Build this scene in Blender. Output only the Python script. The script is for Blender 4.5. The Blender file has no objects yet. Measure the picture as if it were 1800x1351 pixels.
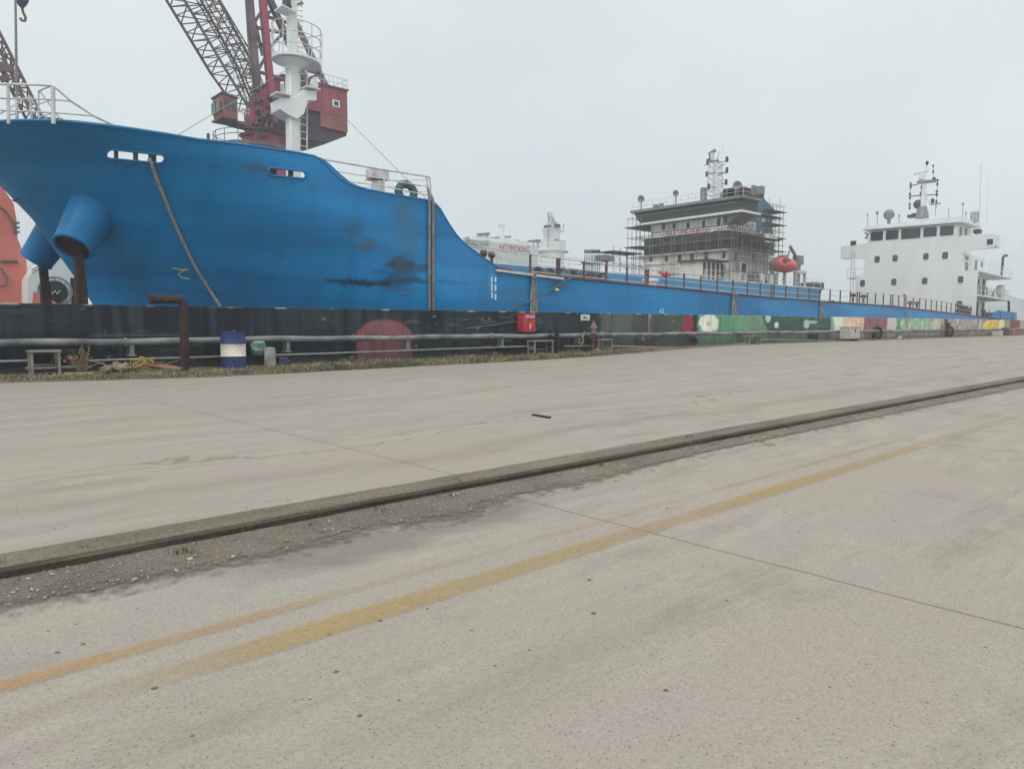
import bpy, math, random
from mathutils import Vector, Matrix, noise
V = Vector
random.seed(7)
S = bpy.context.scene
COL = S.collection
# ------------------------------------------------------------------ camera
F, CX, CY, EYE = 1280.0, 900.0, 675.5, 1.2
th, ph = math.radians(47.7), math.radians(4.65)
fw = V((math.cos(th)*math.cos(ph), math.sin(th)*math.cos(ph), -math.sin(ph)))
rt = V((math.sin(th), -math.cos(th), 0))
up = rt.cross(fw)
cd = bpy.data.cameras.new('camera'); cam = bpy.data.objects.new('camera', cd); COL.objects.link(cam)
cam.matrix_world = Matrix(((rt.x, up.x, -fw.x, 0), (rt.y, up.y, -fw.y, 0), (rt.z, up.z, -fw.z, EYE), (0, 0, 0, 1)))
cd.sensor_width = 36; cd.lens = F/1800*36; cd.clip_start = .1; cd.clip_end = 5000
S.camera = cam
# ------------------------------------------------------------------ sky, sun, exposure
SUN_EL, SUN_AZ = math.radians(50), math.radians(208)      # azimuth of the sun from +X, counter-clockwise
w = bpy.data.worlds.new('World'); S.world = w; w.use_nodes = True
nt = w.node_tree; nt.nodes.clear()
def wn(t, **k):
    n = nt.nodes.new(t)
    for a, b in k.items(): setattr(n, a, b)
    return n
sky = wn('ShaderNodeTexSky', sky_type='NISHITA', sun_disc=False, sun_elevation=SUN_EL, sun_rotation=math.pi/2-SUN_AZ, air_density=1.0, dust_density=4.0)
tc = wn('ShaderNodeTexCoord'); sp = wn('ShaderNodeSeparateXYZ'); nt.links.new(tc.outputs['Generated'], sp.inputs[0])
rp = wn('ShaderNodeValToRGB'); nt.links.new(sp.outputs['Z'], rp.inputs[0])
e = rp.color_ramp.elements
SKYK = .79
def g(v): return tuple(SKYK*c for c in v)+(1,)
e[0].position = 0.0; e[0].color = g((.83, .89, .925))
e[1].position = .18; e[1].color = g((.89, .975, .985))
x = e.new(.45); x.color = g((1.0, 1.06, 1.06)); x = e.new(1.0); x.color = g((1.62, 1.65, 1.62))
mp = wn('ShaderNodeMapping'); mp.inputs['Scale'].default_value = (1, 1, 2.2); nt.links.new(tc.outputs['Generated'], mp.inputs[0])
nz = wn('ShaderNodeTexNoise'); nz.inputs['Scale'].default_value = 2.2; nz.inputs['Detail'].default_value = 4; nt.links.new(mp.outputs[0], nz.inputs['Vector'])
cr = wn('ShaderNodeValToRGB'); nt.links.new(nz.outputs['Fac'], cr.inputs[0])
cr.color_ramp.elements[0].position = .3; cr.color_ramp.elements[0].color = (.90, .905, .94, 1)
cr.color_ramp.elements[1].position = .7; cr.color_ramp.elements[1].color = (1.02, 1.03, 1.02, 1)
mu = wn('ShaderNodeMix', data_type='RGBA', blend_type='MULTIPLY'); mu.inputs[0].default_value = 1
nt.links.new(rp.outputs[0], mu.inputs[6]); nt.links.new(cr.outputs[0], mu.inputs[7])
sc10 = wn('ShaderNodeVectorMath', operation='SCALE'); sc10.inputs['Scale'].default_value = 10.0
nt.links.new(mu.outputs[2], sc10.inputs[0])
mx = wn('ShaderNodeMix', data_type='RGBA'); mx.inputs[0].default_value = .96
nt.links.new(sky.outputs[0], mx.inputs[6]); nt.links.new(sc10.outputs[0], mx.inputs[7])
bg = wn('ShaderNodeBackground'); bg.inputs['Strength'].default_value = .1
nt.links.new(mx.outputs[2], bg.inputs['Color'])
wo = wn('ShaderNodeOutputWorld'); nt.links.new(bg.outputs[0], wo.inputs[0])
sl = bpy.data.lights.new('sun', 'SUN'); sl.energy = 1.0; sl.angle = math.radians(25); sl.color = (1, .97, .92)
so = bpy.data.objects.new('sun', sl); COL.objects.link(so); so.location = (0, -20, 60)
sd = V((math.cos(SUN_EL)*math.cos(SUN_AZ), math.cos(SUN_EL)*math.sin(SUN_AZ), math.sin(SUN_EL)))
so.rotation_euler = sd.to_track_quat('Z', 'Y').to_euler()
S.view_settings.view_transform = 'Standard'; S.view_settings.look = 'None'
S.view_settings.exposure = .12; S.view_settings.gamma = 1
S.cycles.volume_bounces = 2
HAZE = .0012
# ------------------------------------------------------------------ picking points of the photograph in the world
def ray(px, py):
    return fw + rt*((px-CX)/F) + up*((CY-py)/F)
EY = V((0, 0, EYE))
def W(px, py, ax, val):
    d = ray(px, py); t = (val-EY[ax])/d[ax]; return EY + d*t
def L(px, py, ax, val, M):
    Mi = M.inverted(); o = Mi @ EY; d = Mi.to_3x3() @ ray(px, py); t = (val-o[ax])/d[ax]; return o + d*t
def crop(x0, y0, s): return lambda cx, cy: (x0+cx/s, y0+cy/s)
def lin(c): c /= 255.; return c/12.92 if c <= .04045 else ((c+.055)/1.055)**2.4
KV, KH = .70, 1.16
def C(r, g_, b, k=KV): return (min(lin(r)/k, .9), min(lin(g_)/k, .9), min(lin(b)/k, .9))
def sm(a, b, x): t = max(0, min(1, (x-a)/(b-a))); return t*t*(3-2*t)
def mixc(a, b, t): return tuple(a[i]+(b[i]-a[i])*t for i in range(3))
def nz3(x, y, z, s=1): return noise.noise(V((x*s, y*s, z*s)))*.5+.5
# ------------------------------------------------------------------ materials
MATS = {}
def mat(name, col, rough=.6, metal=0.0, var=.18, scale=2.0, stretch=(1, 1, 1), fine=.12, fscale=40, rust=0.0, rustcol=(.11, .045, .025), bump=.15, attr=False, spec=.35, grime=0.0, plates=None):
    if name in MATS: return MATS[name]
    m = bpy.data.materials.new(name); m.use_nodes = True; t = m.node_tree; N = t.nodes; K = t.links
    b = N['Principled BSDF']; b.inputs['Roughness'].default_value = rough; b.inputs['Metallic'].default_value = metal
    b.inputs['Specular IOR Level'].default_value = spec
    tcn = N.new('ShaderNodeTexCoord'); mpn = N.new('ShaderNodeMapping'); mpn.inputs['Scale'].default_value = stretch
    K.new(tcn.outputs['Object'], mpn.inputs[0])
    def nse(s, d, vec=mpn.outputs[0]):
        n = N.new('ShaderNodeTexNoise'); n.inputs['Scale'].default_value = s; n.inputs['Detail'].default_value = d; K.new(vec, n.inputs['Vector']); return n
    def mapz(s_):
        q = N.new('ShaderNodeMapping'); q.inputs['Scale'].default_value = s_; K.new(tcn.outputs['Object'], q.inputs[0]); return q.outputs[0]
    def mr(sock, lo, hi, a=.3, z=.7):
        r = N.new('ShaderNodeMapRange'); K.new(sock, r.inputs[0]); r.inputs[1].default_value = a; r.inputs[2].default_value = z; r.inputs[3].default_value = lo; r.inputs[4].default_value = hi; return r.outputs[0]
    n1 = nse(scale, 6); n2 = nse(fscale, 3, tcn.outputs['Object'])
    f = N.new('ShaderNodeMath'); f.operation = 'MULTIPLY'
    K.new(mr(n1.outputs['Fac'], 1-var, 1+var), f.inputs[0]); K.new(mr(n2.outputs['Fac'], 1-fine, 1+fine), f.inputs[1])
    sc = N.new('ShaderNodeVectorMath'); sc.operation = 'SCALE'; K.new(f.outputs[0], sc.inputs['Scale'])
    if attr:
        a = N.new('ShaderNodeVertexColor'); a.layer_name = 'Col'; K.new(a.outputs[0], sc.inputs[0])
    else: sc.inputs[0].default_value = col
    out = sc.outputs[0]
    if grime:
        n4 = nse(scale*1.7, 5); gm = N.new('ShaderNodeMix'); gm.data_type = 'RGBA'
        K.new(mr(n4.outputs['Fac'], 0, grime, .45, .75), gm.inputs[0]); K.new(out, gm.inputs[6]); gm.inputs[7].default_value = (.05, .045, .04, 1); out = gm.outputs[2]
    if rust:
        n3 = nse(scale*2.3, 8); rm = N.new('ShaderNodeMix'); rm.data_type = 'RGBA'
        K.new(mr(n3.outputs['Fac'], 0, 1, .72-.3*rust, .80-.3*rust), rm.inputs[0]); K.new(out, rm.inputs[6]); rm.inputs[7].default_value = (*rustcol, 1); out = rm.outputs[2]
    bph = None
    if plates:
        sx_ = N.new('ShaderNodeSeparateXYZ'); K.new(tcn.outputs['Object'], sx_.inputs[0]); cx_ = N.new('ShaderNodeCombineXYZ'); K.new(sx_.outputs[0], cx_.inputs[0]); K.new(sx_.outputs[2], cx_.inputs[1])
        bk = N.new('ShaderNodeTexBrick'); bk.inputs['Scale'].default_value = 1; bk.inputs['Brick Width'].default_value = plates[0]; bk.inputs['Row Height'].default_value = plates[1]; bk.inputs['Mortar Size'].default_value = .012; bk.inputs['Mortar Smooth'].default_value = .6
        bk.inputs['Color1'].default_value = (.90, .93, .95, 1); bk.inputs['Color2'].default_value = (1.06, 1.05, 1.03, 1); bk.inputs['Mortar'].default_value = (.72, .76, .80, 1); K.new(cx_.outputs[0], bk.inputs['Vector'])
        pm = N.new('ShaderNodeMix'); pm.data_type = 'RGBA'; pm.blend_type = 'MULTIPLY'; pm.inputs[0].default_value = .45; K.new(out, pm.inputs[6]); K.new(bk.outputs['Color'], pm.inputs[7]); out = pm.outputs[2]
        n7 = nse(3.5, 7); m7 = N.new('ShaderNodeMix'); m7.data_type = 'RGBA'; K.new(mr(n7.outputs['Fac'], 0, .6, .66, .74), m7.inputs[0]); K.new(out, m7.inputs[6]); m7.inputs[7].default_value = (.03, .06, .09, 1); out = m7.outputs[2]
        n8 = nse(1.3, 8, mapz((9, 9, .5))); m8 = N.new('ShaderNodeMix'); m8.data_type = 'RGBA'; K.new(mr(n8.outputs['Fac'], 0, .16, .58, .72), m8.inputs[0]); K.new(out, m8.inputs[6]); m8.inputs[7].default_value = (.05, .10, .13, 1); out = m8.outputs[2]
        wv = N.new('ShaderNodeTexWave'); wv.wave_type = 'BANDS'; wv.bands_direction = 'X'; wv.inputs['Scale'].default_value = .48; wv.inputs['Distortion'].default_value = 1.2; wv.inputs['Detail'].default_value = 1; K.new(tcn.outputs['Object'], wv.inputs['Vector']); bph = wv.outputs['Fac']
    K.new(out, b.inputs['Base Color'])
    if bump:
        bp = N.new('ShaderNodeBump'); bp.inputs['Strength'].default_value = bump; bp.inputs['Distance'].default_value = .02
        ad = N.new('ShaderNodeMath'); ad.operation = 'ADD'; K.new(n1.outputs['Fac'], ad.inputs[0]); K.new(n2.outputs['Fac'], ad.inputs[1]); K.new(ad.outputs[0], bp.inputs['Height']); K.new(bp.outputs[0], b.inputs['Normal'])
        if bph:
            b2 = N.new('ShaderNodeBump'); b2.inputs['Strength'].default_value = .25; b2.inputs['Distance'].default_value = .025; K.new(bph, b2.inputs['Height']); K.new(bp.outputs[0], b2.inputs['Normal']); K.new(b2.outputs[0], b.inputs['Normal'])
    MATS[name] = m; return m
M_HULL = mat('hull_blue_paint', None, .42, attr=True, var=.13, scale=.55, stretch=(.25, .6, 2.2), fine=.07, fscale=14, bump=.12, spec=.4, plates=(6.0, 1.45))
M_BLUE = mat('blue_paint', C(14, 98, 146), .45, var=.15, scale=1.2, rust=.12)
M_HULL2 = mat('second_hull_paint', C(58, 122, 160), .5, var=.15, scale=.4, stretch=(.3, 1, 2), rust=.1)
M_WHITE = mat('white_ship_paint', (.76, .80, .80), .45, var=.06, scale=.5, stretch=(1, 1, .25), fine=.04, grime=.09, rust=.04, rustcol=(.42, .36, .30), bump=.05)
M_WHITE2 = mat('dirty_white_paint', (.72, .73, .69), .55, var=.12, scale=.6, stretch=(1, 1, .3), grime=.25, rust=.12)
M_RAILW = mat('rail_white_paint', (.60, .60, .59), .5, var=.2, scale=3, rust=.15)
M_RAILR = mat('rail_red_brown_paint', C(82, 62, 68), .6, var=.25, scale=3, rust=.3)
M_DARK = mat('dark_scaffold_paint', C(50, 56, 57), .7, var=.14, scale=.35, stretch=(.5, .5, 3), grime=.25)
M_MAROON = mat('dark_primer_paint', C(52, 46, 48), .7, var=.14, scale=.35, stretch=(.5, .5, 3), grime=.25)
M_FUN = mat('funnel_blue_paint', C(66, 94, 112), .6, var=.12, scale=.8, grime=.2)
M_GLASS = mat('dark_window_glass', (.035, .05, .06), .12, var=.3, scale=.8, fine=.0, bump=0, spec=.5)
M_PORT = mat('porthole_glass', (.06, .09, .09), .2, var=.4, scale=1.5, fine=0, bump=0, spec=.5)
M_STEEL = mat('grey_steel', (.22, .23, .24), .5, var=.2, scale=3, rust=.15)
M_DSTEEL = mat('dark_steel', (.055, .06, .065), .55, var=.3, scale=3, rust=.2)
M_SCAF = mat('scaffold_tube', C(104, 104, 100), .7, var=.3, scale=1, rust=.2)
M_RUST = mat('rusty_steel', (.047, .029, .028), .85, var=.35, scale=3, rust=.35, rustcol=(.10, .045, .03), bump=.4)
M_CRRED = mat('crane_red_paint', C(138, 66, 80), .6, var=.16, scale=.35, rust=.22, rustcol=(.12, .05, .05), grime=.3)
M_CRRUST = mat('crane_rusty_orange_paint', C(128, 84, 74), .7, var=.25, scale=.5, rust=.3)
M_CRDK = mat('crane_dark_frame', C(92, 80, 84), .7, var=.3, scale=.5, rust=.25)
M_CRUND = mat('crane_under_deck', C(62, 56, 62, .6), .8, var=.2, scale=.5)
M_ORANGE = mat('orange_red_hull', C(176, 102, 90), .55, var=.12, scale=.5, stretch=(1, 1, .4), grime=.12)
M_LIFE = mat('lifeboat_red', C(180, 78, 76), .4, var=.12, scale=1)
M_ROPE = mat('weathered_rope', (.34, .33, .30), .9, var=.25, scale=9, fine=.25, fscale=60, bump=.5)
M_ROPEG = mat('grey_hose_rope', (.23, .22, .21), .9, var=.3, scale=6, fine=.25, bump=.5)
M_PIPE = mat('weathered_pipe', (.21, .215, .225), .6, var=.5, scale=2.2, stretch=(.6, 1, 1), fine=.2, rust=.25, rustcol=(.10, .09, .085), bump=.3)
M_TPIPE = mat('thin_grey_pipe', (.27, .27, .27), .6, var=.25, scale=2, rust=.2)
M_DBLUE = mat('drum_blue_paint', C(44, 55, 98), .5, var=.25, scale=3, rust=.1, grime=.25)
M_DWHITE = mat('drum_white_paint', C(205, 198, 190), .55, var=.1, scale=4, rust=.16, grime=.2)
M_GREENW = mat('faded_green_paint', C(98, 128, 118), .7, var=.35, scale=6, rust=.3)
M_CONC = mat('bollard_concrete', (.33, .32, .31), .9, var=.3, scale=5, bump=.5)
M_RED = mat('cabinet_red_paint', C(160, 46, 54), .4, var=.1, scale=3, grime=.2, bump=.05)
M_TXTW = mat('white_lettering', (.75, .72, .70), .6, var=.1, bump=0)
M_TXTR = mat('red_lettering', C(150, 82, 92), .6, var=.2, bump=0)
M_TXTP = mat('pale_lettering', C(178, 196, 205), .7, var=.25, scale=4, bump=0)
M_BLACK = mat('black_paint', (.02, .021, .026), .6, var=.3, scale=4, rust=.1)
M_RUBBER = mat('rubber', (.022, .022, .024), .85, var=.3, scale=5)
M_HYD = mat('hydrant_faded_red', C(84, 52, 52), .7, var=.3, scale=6, rust=.35)
M_HYDT = mat('hydrant_pale_cap', C(108, 88, 88), .7, var=.25, scale=6, rust=.2)
M_SIGN = mat('sign_white', (.62, .64, .66), .5, var=.1, scale=6, bump=0)
M_CABG = mat('cabinet_grey_paint', C(156, 158, 152), .5, var=.1, scale=3, rust=.2, grime=.2)
M_FRAME = mat('grey_green_angle_iron', C(116, 117, 108), .6, var=.25, scale=4, rust=.2)
M_YROPE = mat('yellow_netting', C(148, 130, 78), .9, var=.3, scale=10)
M_STICK = mat('dry_wood', C(148, 128, 104), .9, var=.3, scale=5)
M_SHEET = mat('rusty_sheet', C(124, 92, 76, .8), .85, var=.25, scale=3, rust=.2)
M_BAG = mat('dusty_sacking', C(116, 104, 90), .95, var=.3, scale=6, bump=.6)
M_PINK = mat('brick_rubble', C(140, 98, 94), .9, var=.3, scale=9)
M_FARW = mat('far_white_paint', (.70, .72, .72), .6, var=.06, scale=.4, grime=.06)
M_GREEN = mat('chock_green_paint', C(62, 92, 92), .6, var=.25, scale=3, rust=.2)
M_YEL = mat('yellow_chalk', C(170, 160, 80), .8, var=.2)
# ------------------------------------------------------------------ mesh builder
class MB:
    def __init__(s): s.v = []; s.f = []
    def add(s, vs, fs):
        o = len(s.v); s.v += [V(p) for p in vs]; s.f += [tuple(i+o for i in q) for q in fs]; return s
    def box(s, x0, x1, y0, y1, z0, z1):
        return s.add([(x0,y0,z0),(x1,y0,z0),(x1,y1,z0),(x0,y1,z0),(x0,y0,z1),(x1,y0,z1),(x1,y1,z1),(x0,y1,z1)],
                     [(0,3,2,1),(4,5,6,7),(0,1,5,4),(1,2,6,5),(2,3,7,6),(3,0,4,7)])
    def bar(s, p, q, w_, d=None, ref=(0,0,1)):
        p, q = V(p), V(q); d = d or w_; a = (q-p).normalized(); r = V(ref)
        if abs(a.dot(r)) > .95: r = V((1,0,0))
        b = a.cross(r).normalized(); c = b.cross(a)
        vs = []
        for o in (p, q):
            for i, j in ((-1,-1),(1,-1),(1,1),(-1,1)): vs.append(o+b*(w_/2*i)+c*(d/2*j))
        return s.add(vs, [(0,1,2,3),(7,6,5,4),(0,4,5,1),(1,5,6,2),(2,6,7,3),(3,7,4,0)])
    def tube(s, p, q, r1, r2=None, n=8, caps=True):
        return s.path([p, q], r1, n, r2 if r2 is not None else r1, caps)
    def path(s, pts, r, n=6, r2=None, caps=True):
        pts = [V(p) for p in pts]; k = len(pts); r2 = r if r2 is None else r2
        vs = []; b = None
        for i, p in enumerate(pts):
            a = (pts[min(i+1,k-1)]-pts[max(i-1,0)]).normalized()
            if b is None:
                ref = V((0,0,1)) if abs(a.z) < .9 else V((1,0,0)); b = a.cross(ref).normalized()
            else:
                b = (b-a*a.dot(b)).normalized()
            c = a.cross(b); R_ = r+(r2-r)*i/(k-1)
            for j in range(n):
                t = 2*math.pi*j/n; vs.append(p+b*(R_*math.cos(t))+c*(R_*math.sin(t)))
        fs = [(i*n+j, i*n+(j+1)%n, (i+1)*n+(j+1)%n, (i+1)*n+j) for i in range(k-1) for j in range(n)]
        if caps: fs += [tuple(reversed(range(n))), tuple(range((k-1)*n, k*n))]
        return s.add(vs, fs)
    def prism(s, poly, off):
        n = len(poly); off = V(off); vs = [V(p) for p in poly]+[V(p)+off for p in poly]
        return s.add(vs, [tuple(range(n)), tuple(reversed(range(n, 2*n)))]+[(i, i+n, (i+1)%n+n, (i+1)%n) for i in range(n)])
    def lathe(s, c, prof, n=16, axis=(0,0,1), ref=(1,0,0)):
        c = V(c); a = V(axis).normalized(); r = V(ref)
        b = (r-a*a.dot(r)).normalized(); d = a.cross(b)
        vs = []
        for R_, h in prof:
            for j in range(n):
                t = 2*math.pi*j/n; vs.append(c+a*h+b*(R_*math.cos(t))+d*(R_*math.sin(t)))
        k = len(prof)
        fs = [(i*n+j, i*n+(j+1)%n, (i+1)*n+(j+1)%n, (i+1)*n+j) for i in range(k-1) for j in range(n)]
        fs += [tuple(reversed(range(n))), tuple(range((k-1)*n, k*n))]
        return s.add(vs, fs)
    def ball(s, c, r, sz=1.0, n=10):
        return s.lathe(c, [(max(.02*r, r*math.sin(math.pi*i/6)), -r*sz*math.cos(math.pi*i/6)) for i in range(7)], n)
    def torus(s, c, R_, r, axis=(0,0,1), n=20, m=8, sy=1.0):
        c = V(c); a = V(axis).normalized(); ref = V((0,0,1)) if abs(a.z) < .9 else V((1,0,0))
        b = a.cross(ref).normalized(); d = a.cross(b); vs = []
        for i in range(n):
            t = 2*math.pi*i/n; u_ = b*math.cos(t)+d*(math.sin(t)*sy); uu = u_.normalized()
            for j in range(m):
                q = 2*math.pi*j/m; vs.append(c+u_*R_+uu*(r*math.cos(q))+a*(r*math.sin(q)))
        return s.add(vs, [(i*m+j, ((i+1)%n)*m+j, ((i+1)%n)*m+(j+1)%m, i*m+(j+1)%m) for i in range(n) for j in range(m)])
    def build(s, name, m, parent=None, local=False, smooth=True, bevel=0):
        me = bpy.data.meshes.new(name)
        vs = s.v
        if parent is not None and not local:
            Mi = ROOT[parent.name].inverted(); vs = [Mi @ p for p in vs]
        me.from_pydata(vs, [], s.f); me.validate(); 
        me.materials.append(m)
        o = bpy.data.objects.new(name, me); COL.objects.link(o)
        if parent is not None:
            o.parent = parent; ROOT[o.name] = ROOT[parent.name]
        import bmesh
        bm = bmesh.new(); bm.from_mesh(me); bmesh.ops.recalc_face_normals(bm, faces=bm.faces)
        if bevel: bmesh.ops.bevel(bm, geom=[e_ for e_ in bm.edges if len(e_.link_faces) == 2 and e_.calc_face_angle(0) > .5], offset=bevel, segments=1, affect='EDGES')
        bm.to_mesh(me); bm.free()
        if smooth:
            me.shade_smooth(); me.set_sharp_from_angle(angle=math.radians(38))
        return o
ROOT = {}
def tag(o, label=None, cat=None, group=None, kind=None):
    for k, v in (('label', label), ('category', cat), ('group', group), ('kind', kind)):
        if v: o[k] = v
    return o
def thing(name, label, cat, loc=(0,0,0), rot=None, group=None):
    o = bpy.data.objects.new(name, None); COL.objects.link(o); o.empty_display_size = .3
    M = Matrix.Translation(V(loc)) @ (rot.to_4x4() if rot else Matrix()); o.matrix_world = M
    ROOT[o.name] = M; return tag(o, label, cat, group)
def dup(root, delta, label=None):
    r = root.copy(); COL.objects.link(r); r.location = root.location + V(delta)
    ROOT[r.name] = Matrix.Translation(V(delta)) @ ROOT[root.name]
    if label: r['label'] = label
    for ch in root.children:
        c = ch.copy(); COL.objects.link(c); c.parent = r; ROOT[c.name] = ROOT[r.name]
        for g_ in ch.children:
            d = g_.copy(); COL.objects.link(d); d.parent = c
    return r
def one(mb, name, m, label, cat, loc, group=None, kind=None, bevel=0):      # a thing that is one mesh, its origin at loc
    mb.v = [p-V(loc) for p in mb.v]; o = mb.build(name, m, bevel=bevel); o.location = loc
    return tag(o, label, cat, group, kind)
def struct(mb, name, m, kind='structure'):
    return tag(mb.build(name, m), kind=kind)
def text(s, size, m, org, right, upv, parent, name='lettering', local=False, depth=.006, sx=1.0):
    cu = bpy.data.curves.new('t', 'FONT'); cu.body = s; cu.size = size; cu.extrude = depth; cu.align_x = 'CENTER'; cu.align_y = 'CENTER'
    to = bpy.data.objects.new('t', cu); COL.objects.link(to)
    dg = bpy.context.evaluated_depsgraph_get(); me = bpy.data.meshes.new_from_object(to.evaluated_get(dg))
    bpy.data.objects.remove(to); bpy.data.curves.remove(cu)
    r, u_ = V(right).normalized(), V(upv).normalized(); n = r.cross(u_)
    mb = MB(); mb.v = [V(org)+r*(v.co.x*sx)+u_*v.co.y+n*v.co.z for v in me.vertices]; mb.f = [tuple(p.vertices) for p in me.polygons]
    bpy.data.meshes.remove(me)
    return mb.build(name, m, parent, local=local, smooth=False)
def rrect(cx, cy, hw, hh, r, n=4):       # outline of a rounded rectangle in 2-D
    out = []
    for k, (sx, sy) in enumerate(((1,1),(-1,1),(-1,-1),(1,-1))):
        for i in range(n+1):
            t = math.pi/2*(k+i/n); out.append((cx+sx*(hw-r)+r*math.cos(t), cy+sy*(hh-r)+r*math.sin(t)))
    return out
def paint(o, fn):
    me = o.data; a = me.color_attributes.new('Col', 'FLOAT_COLOR', 'POINT')
    buf = []
    for v in me.vertices: buf += [*fn(v.co), 1.0]
    a.data.foreach_set('color', buf)
def truss(mb, A, B, n, r, rd):           # four chords A[i]->B[i] with zigzag lacing on the four sides
    A = [V(p) for p in A]; B = [V(p) for p in B]
    for i in range(4): mb.bar(A[i], B[i], r)
    for k in range(n):
        for i in range(4):
            j = (i+1) % 4
            p = A[i].lerp(B[i], k/n); q = A[j].lerp(B[j], (k+.5)/n); t = A[i].lerp(B[i], (k+1)/n)
            mb.bar(p, q, rd); mb.bar(q, t, rd)
            if i % 2 == 0: mb.bar(A[i].lerp(B[i], k/n), A[j].lerp(B[j], k/n), rd)
# ------------------------------------------------------------------ ground
WY = 20.0                                     # front face of the flood wall
def gz(x, y): return .23*sm(17, 34, x)*sm(8, 18.4, y)
def ground_mat(name, near):
    m = bpy.data.materials.new(name); m.use_nodes = True; t = m.node_tree; N = t.nodes; K = t.links; b = N['Principled BSDF']
    b.inputs['Roughness'].default_value = .9; b.inputs['Specular IOR Level'].default_value = .15
    tcn = N.new('ShaderNodeTexCoord'); co = tcn.outputs['Object']
    def mapg(s):
        q = N.new('ShaderNodeMapping'); q.inputs['Scale'].default_value = s; K.new(co, q.inputs[0]); return q.outputs[0]
    def nse(s, d, vec=co, rough=.55):
        n = N.new('ShaderNodeTexNoise'); n.inputs['Scale'].default_value = s; n.inputs['Detail'].default_value = d; n.inputs['Roughness'].default_value = rough; K.new(vec, n.inputs['Vector']); return n.outputs['Fac']
    def mr(sock, a, z, lo=0, hi=1):
        r = N.new('ShaderNodeMapRange'); K.new(sock, r.inputs[0]); r.inputs[1].default_value = a; r.inputs[2].default_value = z; r.inputs[3].default_value = lo; r.inputs[4].default_value = hi; return r.outputs[0]
    def mix(fac, a, c, mode='MIX'):
        q = N.new('ShaderNodeMix'); q.data_type = 'RGBA'; q.blend_type = mode
        if isinstance(fac, float): q.inputs[0].default_value = fac
        else: K.new(fac, q.inputs[0])
        for i, s_ in ((6, a), (7, c)):
            if isinstance(s_, tuple): q.inputs[i].default_value = (*s_[:3], 1)
            else: K.new(s_, q.inputs[i])
        return q.outputs[2]
    def mth(op, a, c=0.0):
        q = N.new('ShaderNodeMath'); q.operation = op
        for i, s_ in ((0, a), (1, c)):
            if isinstance(s_, (int, float)): q.inputs[i].default_value = s_
            else: K.new(s_, q.inputs[i])
        return q.outputs[0]
    kk = KH*(.94 if near else .97)
    tan, grn, pnk, lgt = C(177, 167, 155, kk), C(170, 166, 157, kk), C(180, 165, 158, kk), C(186, 182, 168, kk)
    c = mix(mr(nse(.28, 5), .35, .65), tan, grn)
    c = mix(mr(nse(.55, 4, mapg((1, 1, 1))), .52, .72), c, pnk)
    c = mix(mr(nse(1.1, 7, mapg((.35, 1.2, 1)), .7), .48, .70, 0, .75), c, lgt)
    c = mix(mr(nse(.8, 8, mapg((.5, 1.6, 1)), .72), .52, .72, 0, .5), c, C(126, 121, 110, KH))
    c = mix(mr(nse(.35, 6, mapg((.25, 2.2, 1)), .72), .52, .72, 0, .5), c, C(146, 138, 124, KH))
    c = mix(mr(nse(.7, 7, mapg((1, 1.3, 1)), .72), .56, .74, 0, .38), c, C(138, 132, 122, KH))
    c = mix(mr(nse(.22, 5), .55, .75, 0, .3), c, C(190, 176, 168, KH))
    # fine aggregate speckle
    sp1 = nse(75, 5, co, .8); sp2 = nse(160, 2)
    c = mix(mr(sp1, .30, .72, 0, 1), mix(1.0, c, (.76, .755, .74), 'MULTIPLY'), mix(1.0, c, (1.12, 1.12, 1.12), 'MULTIPLY'))
    c = mix(mr(sp2, .56, .70, 0, .4 if near else .25), c, C(96, 92, 84, KH))
    vo = N.new('ShaderNodeTexVoronoi'); vo.voronoi_dimensions = '2D'; vo.inputs['Scale'].default_value = 42 if near else 20; K.new(co, vo.inputs['Vector'])
    sx = N.new('ShaderNodeSeparateColor'); K.new(vo.outputs['Color'], sx.inputs[0])
    spot = mth('LESS_THAN', vo.outputs['Distance'], mth('MULTIPLY', mth('POWER', sx.outputs[0], 2.5), .17))
    c = mix(mth('MULTIPLY', spot, .6 if near else .25), c, C(80, 76, 68, KH))
    # bigger dark oil and gum spots in loose clusters
    vo2 = N.new('ShaderNodeTexVoronoi'); vo2.voronoi_dimensions = '2D'; vo2.inputs['Scale'].default_value = 3.4; K.new(co, vo2.inputs['Vector'])
    s2 = N.new('ShaderNodeSeparateColor'); K.new(vo2.outputs['Color'], s2.inputs[0])
    wob = mth('ADD', vo2.outputs['Distance'], mr(nse(30, 2), 0, 1, -.012, .012))
    lim = mth('MULTIPLY', mth('MULTIPLY', mth('POWER', s2.outputs[1], 1.8), .043), mr(nse(.45, 3), .33, .5))
    c = mix(mth('MULTIPLY', mth('LESS_THAN', wob, lim), .75), c, C(72, 66, 60, KH))
    if near:     # dark oily stain beside the gravel bed
        q = N.new('ShaderNodeVectorMath'); q.operation = 'DISTANCE'; mm = mapg((1, 2.2, 0)); K.new(mm, q.inputs[0]); q.inputs[1].default_value = (2.0, 3.62*2.2, 0)
        d = mth('ADD', q.outputs['Value'], mr(nse(3, 5), 0, 1, -.45, .45))
        c = mix(mr(d, .35, .8, .5, 0), c, C(112, 108, 98, KH))
        q2 = N.new('ShaderNodeVectorMath'); q2.operation = 'DISTANCE'; K.new(mm, q2.inputs[0]); q2.inputs[1].default_value = (3.05, 3.62*2.2, 0)
        d2 = mth('ADD', q2.outputs['Value'], mr(nse(3, 5), 0, 1, -.35, .35))
        c = mix(mr(d2, .2, .6, .5, 0), c, C(112, 108, 98, KH))
    # slab joints every five metres and wandering cracks
    spx = N.new('ShaderNodeSeparateXYZ'); K.new(co, spx.inputs[0])
    xx = mth('ADD', spx.outputs[0], mr(nse(2, 3), 0, 1, -.012, .012))
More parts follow.
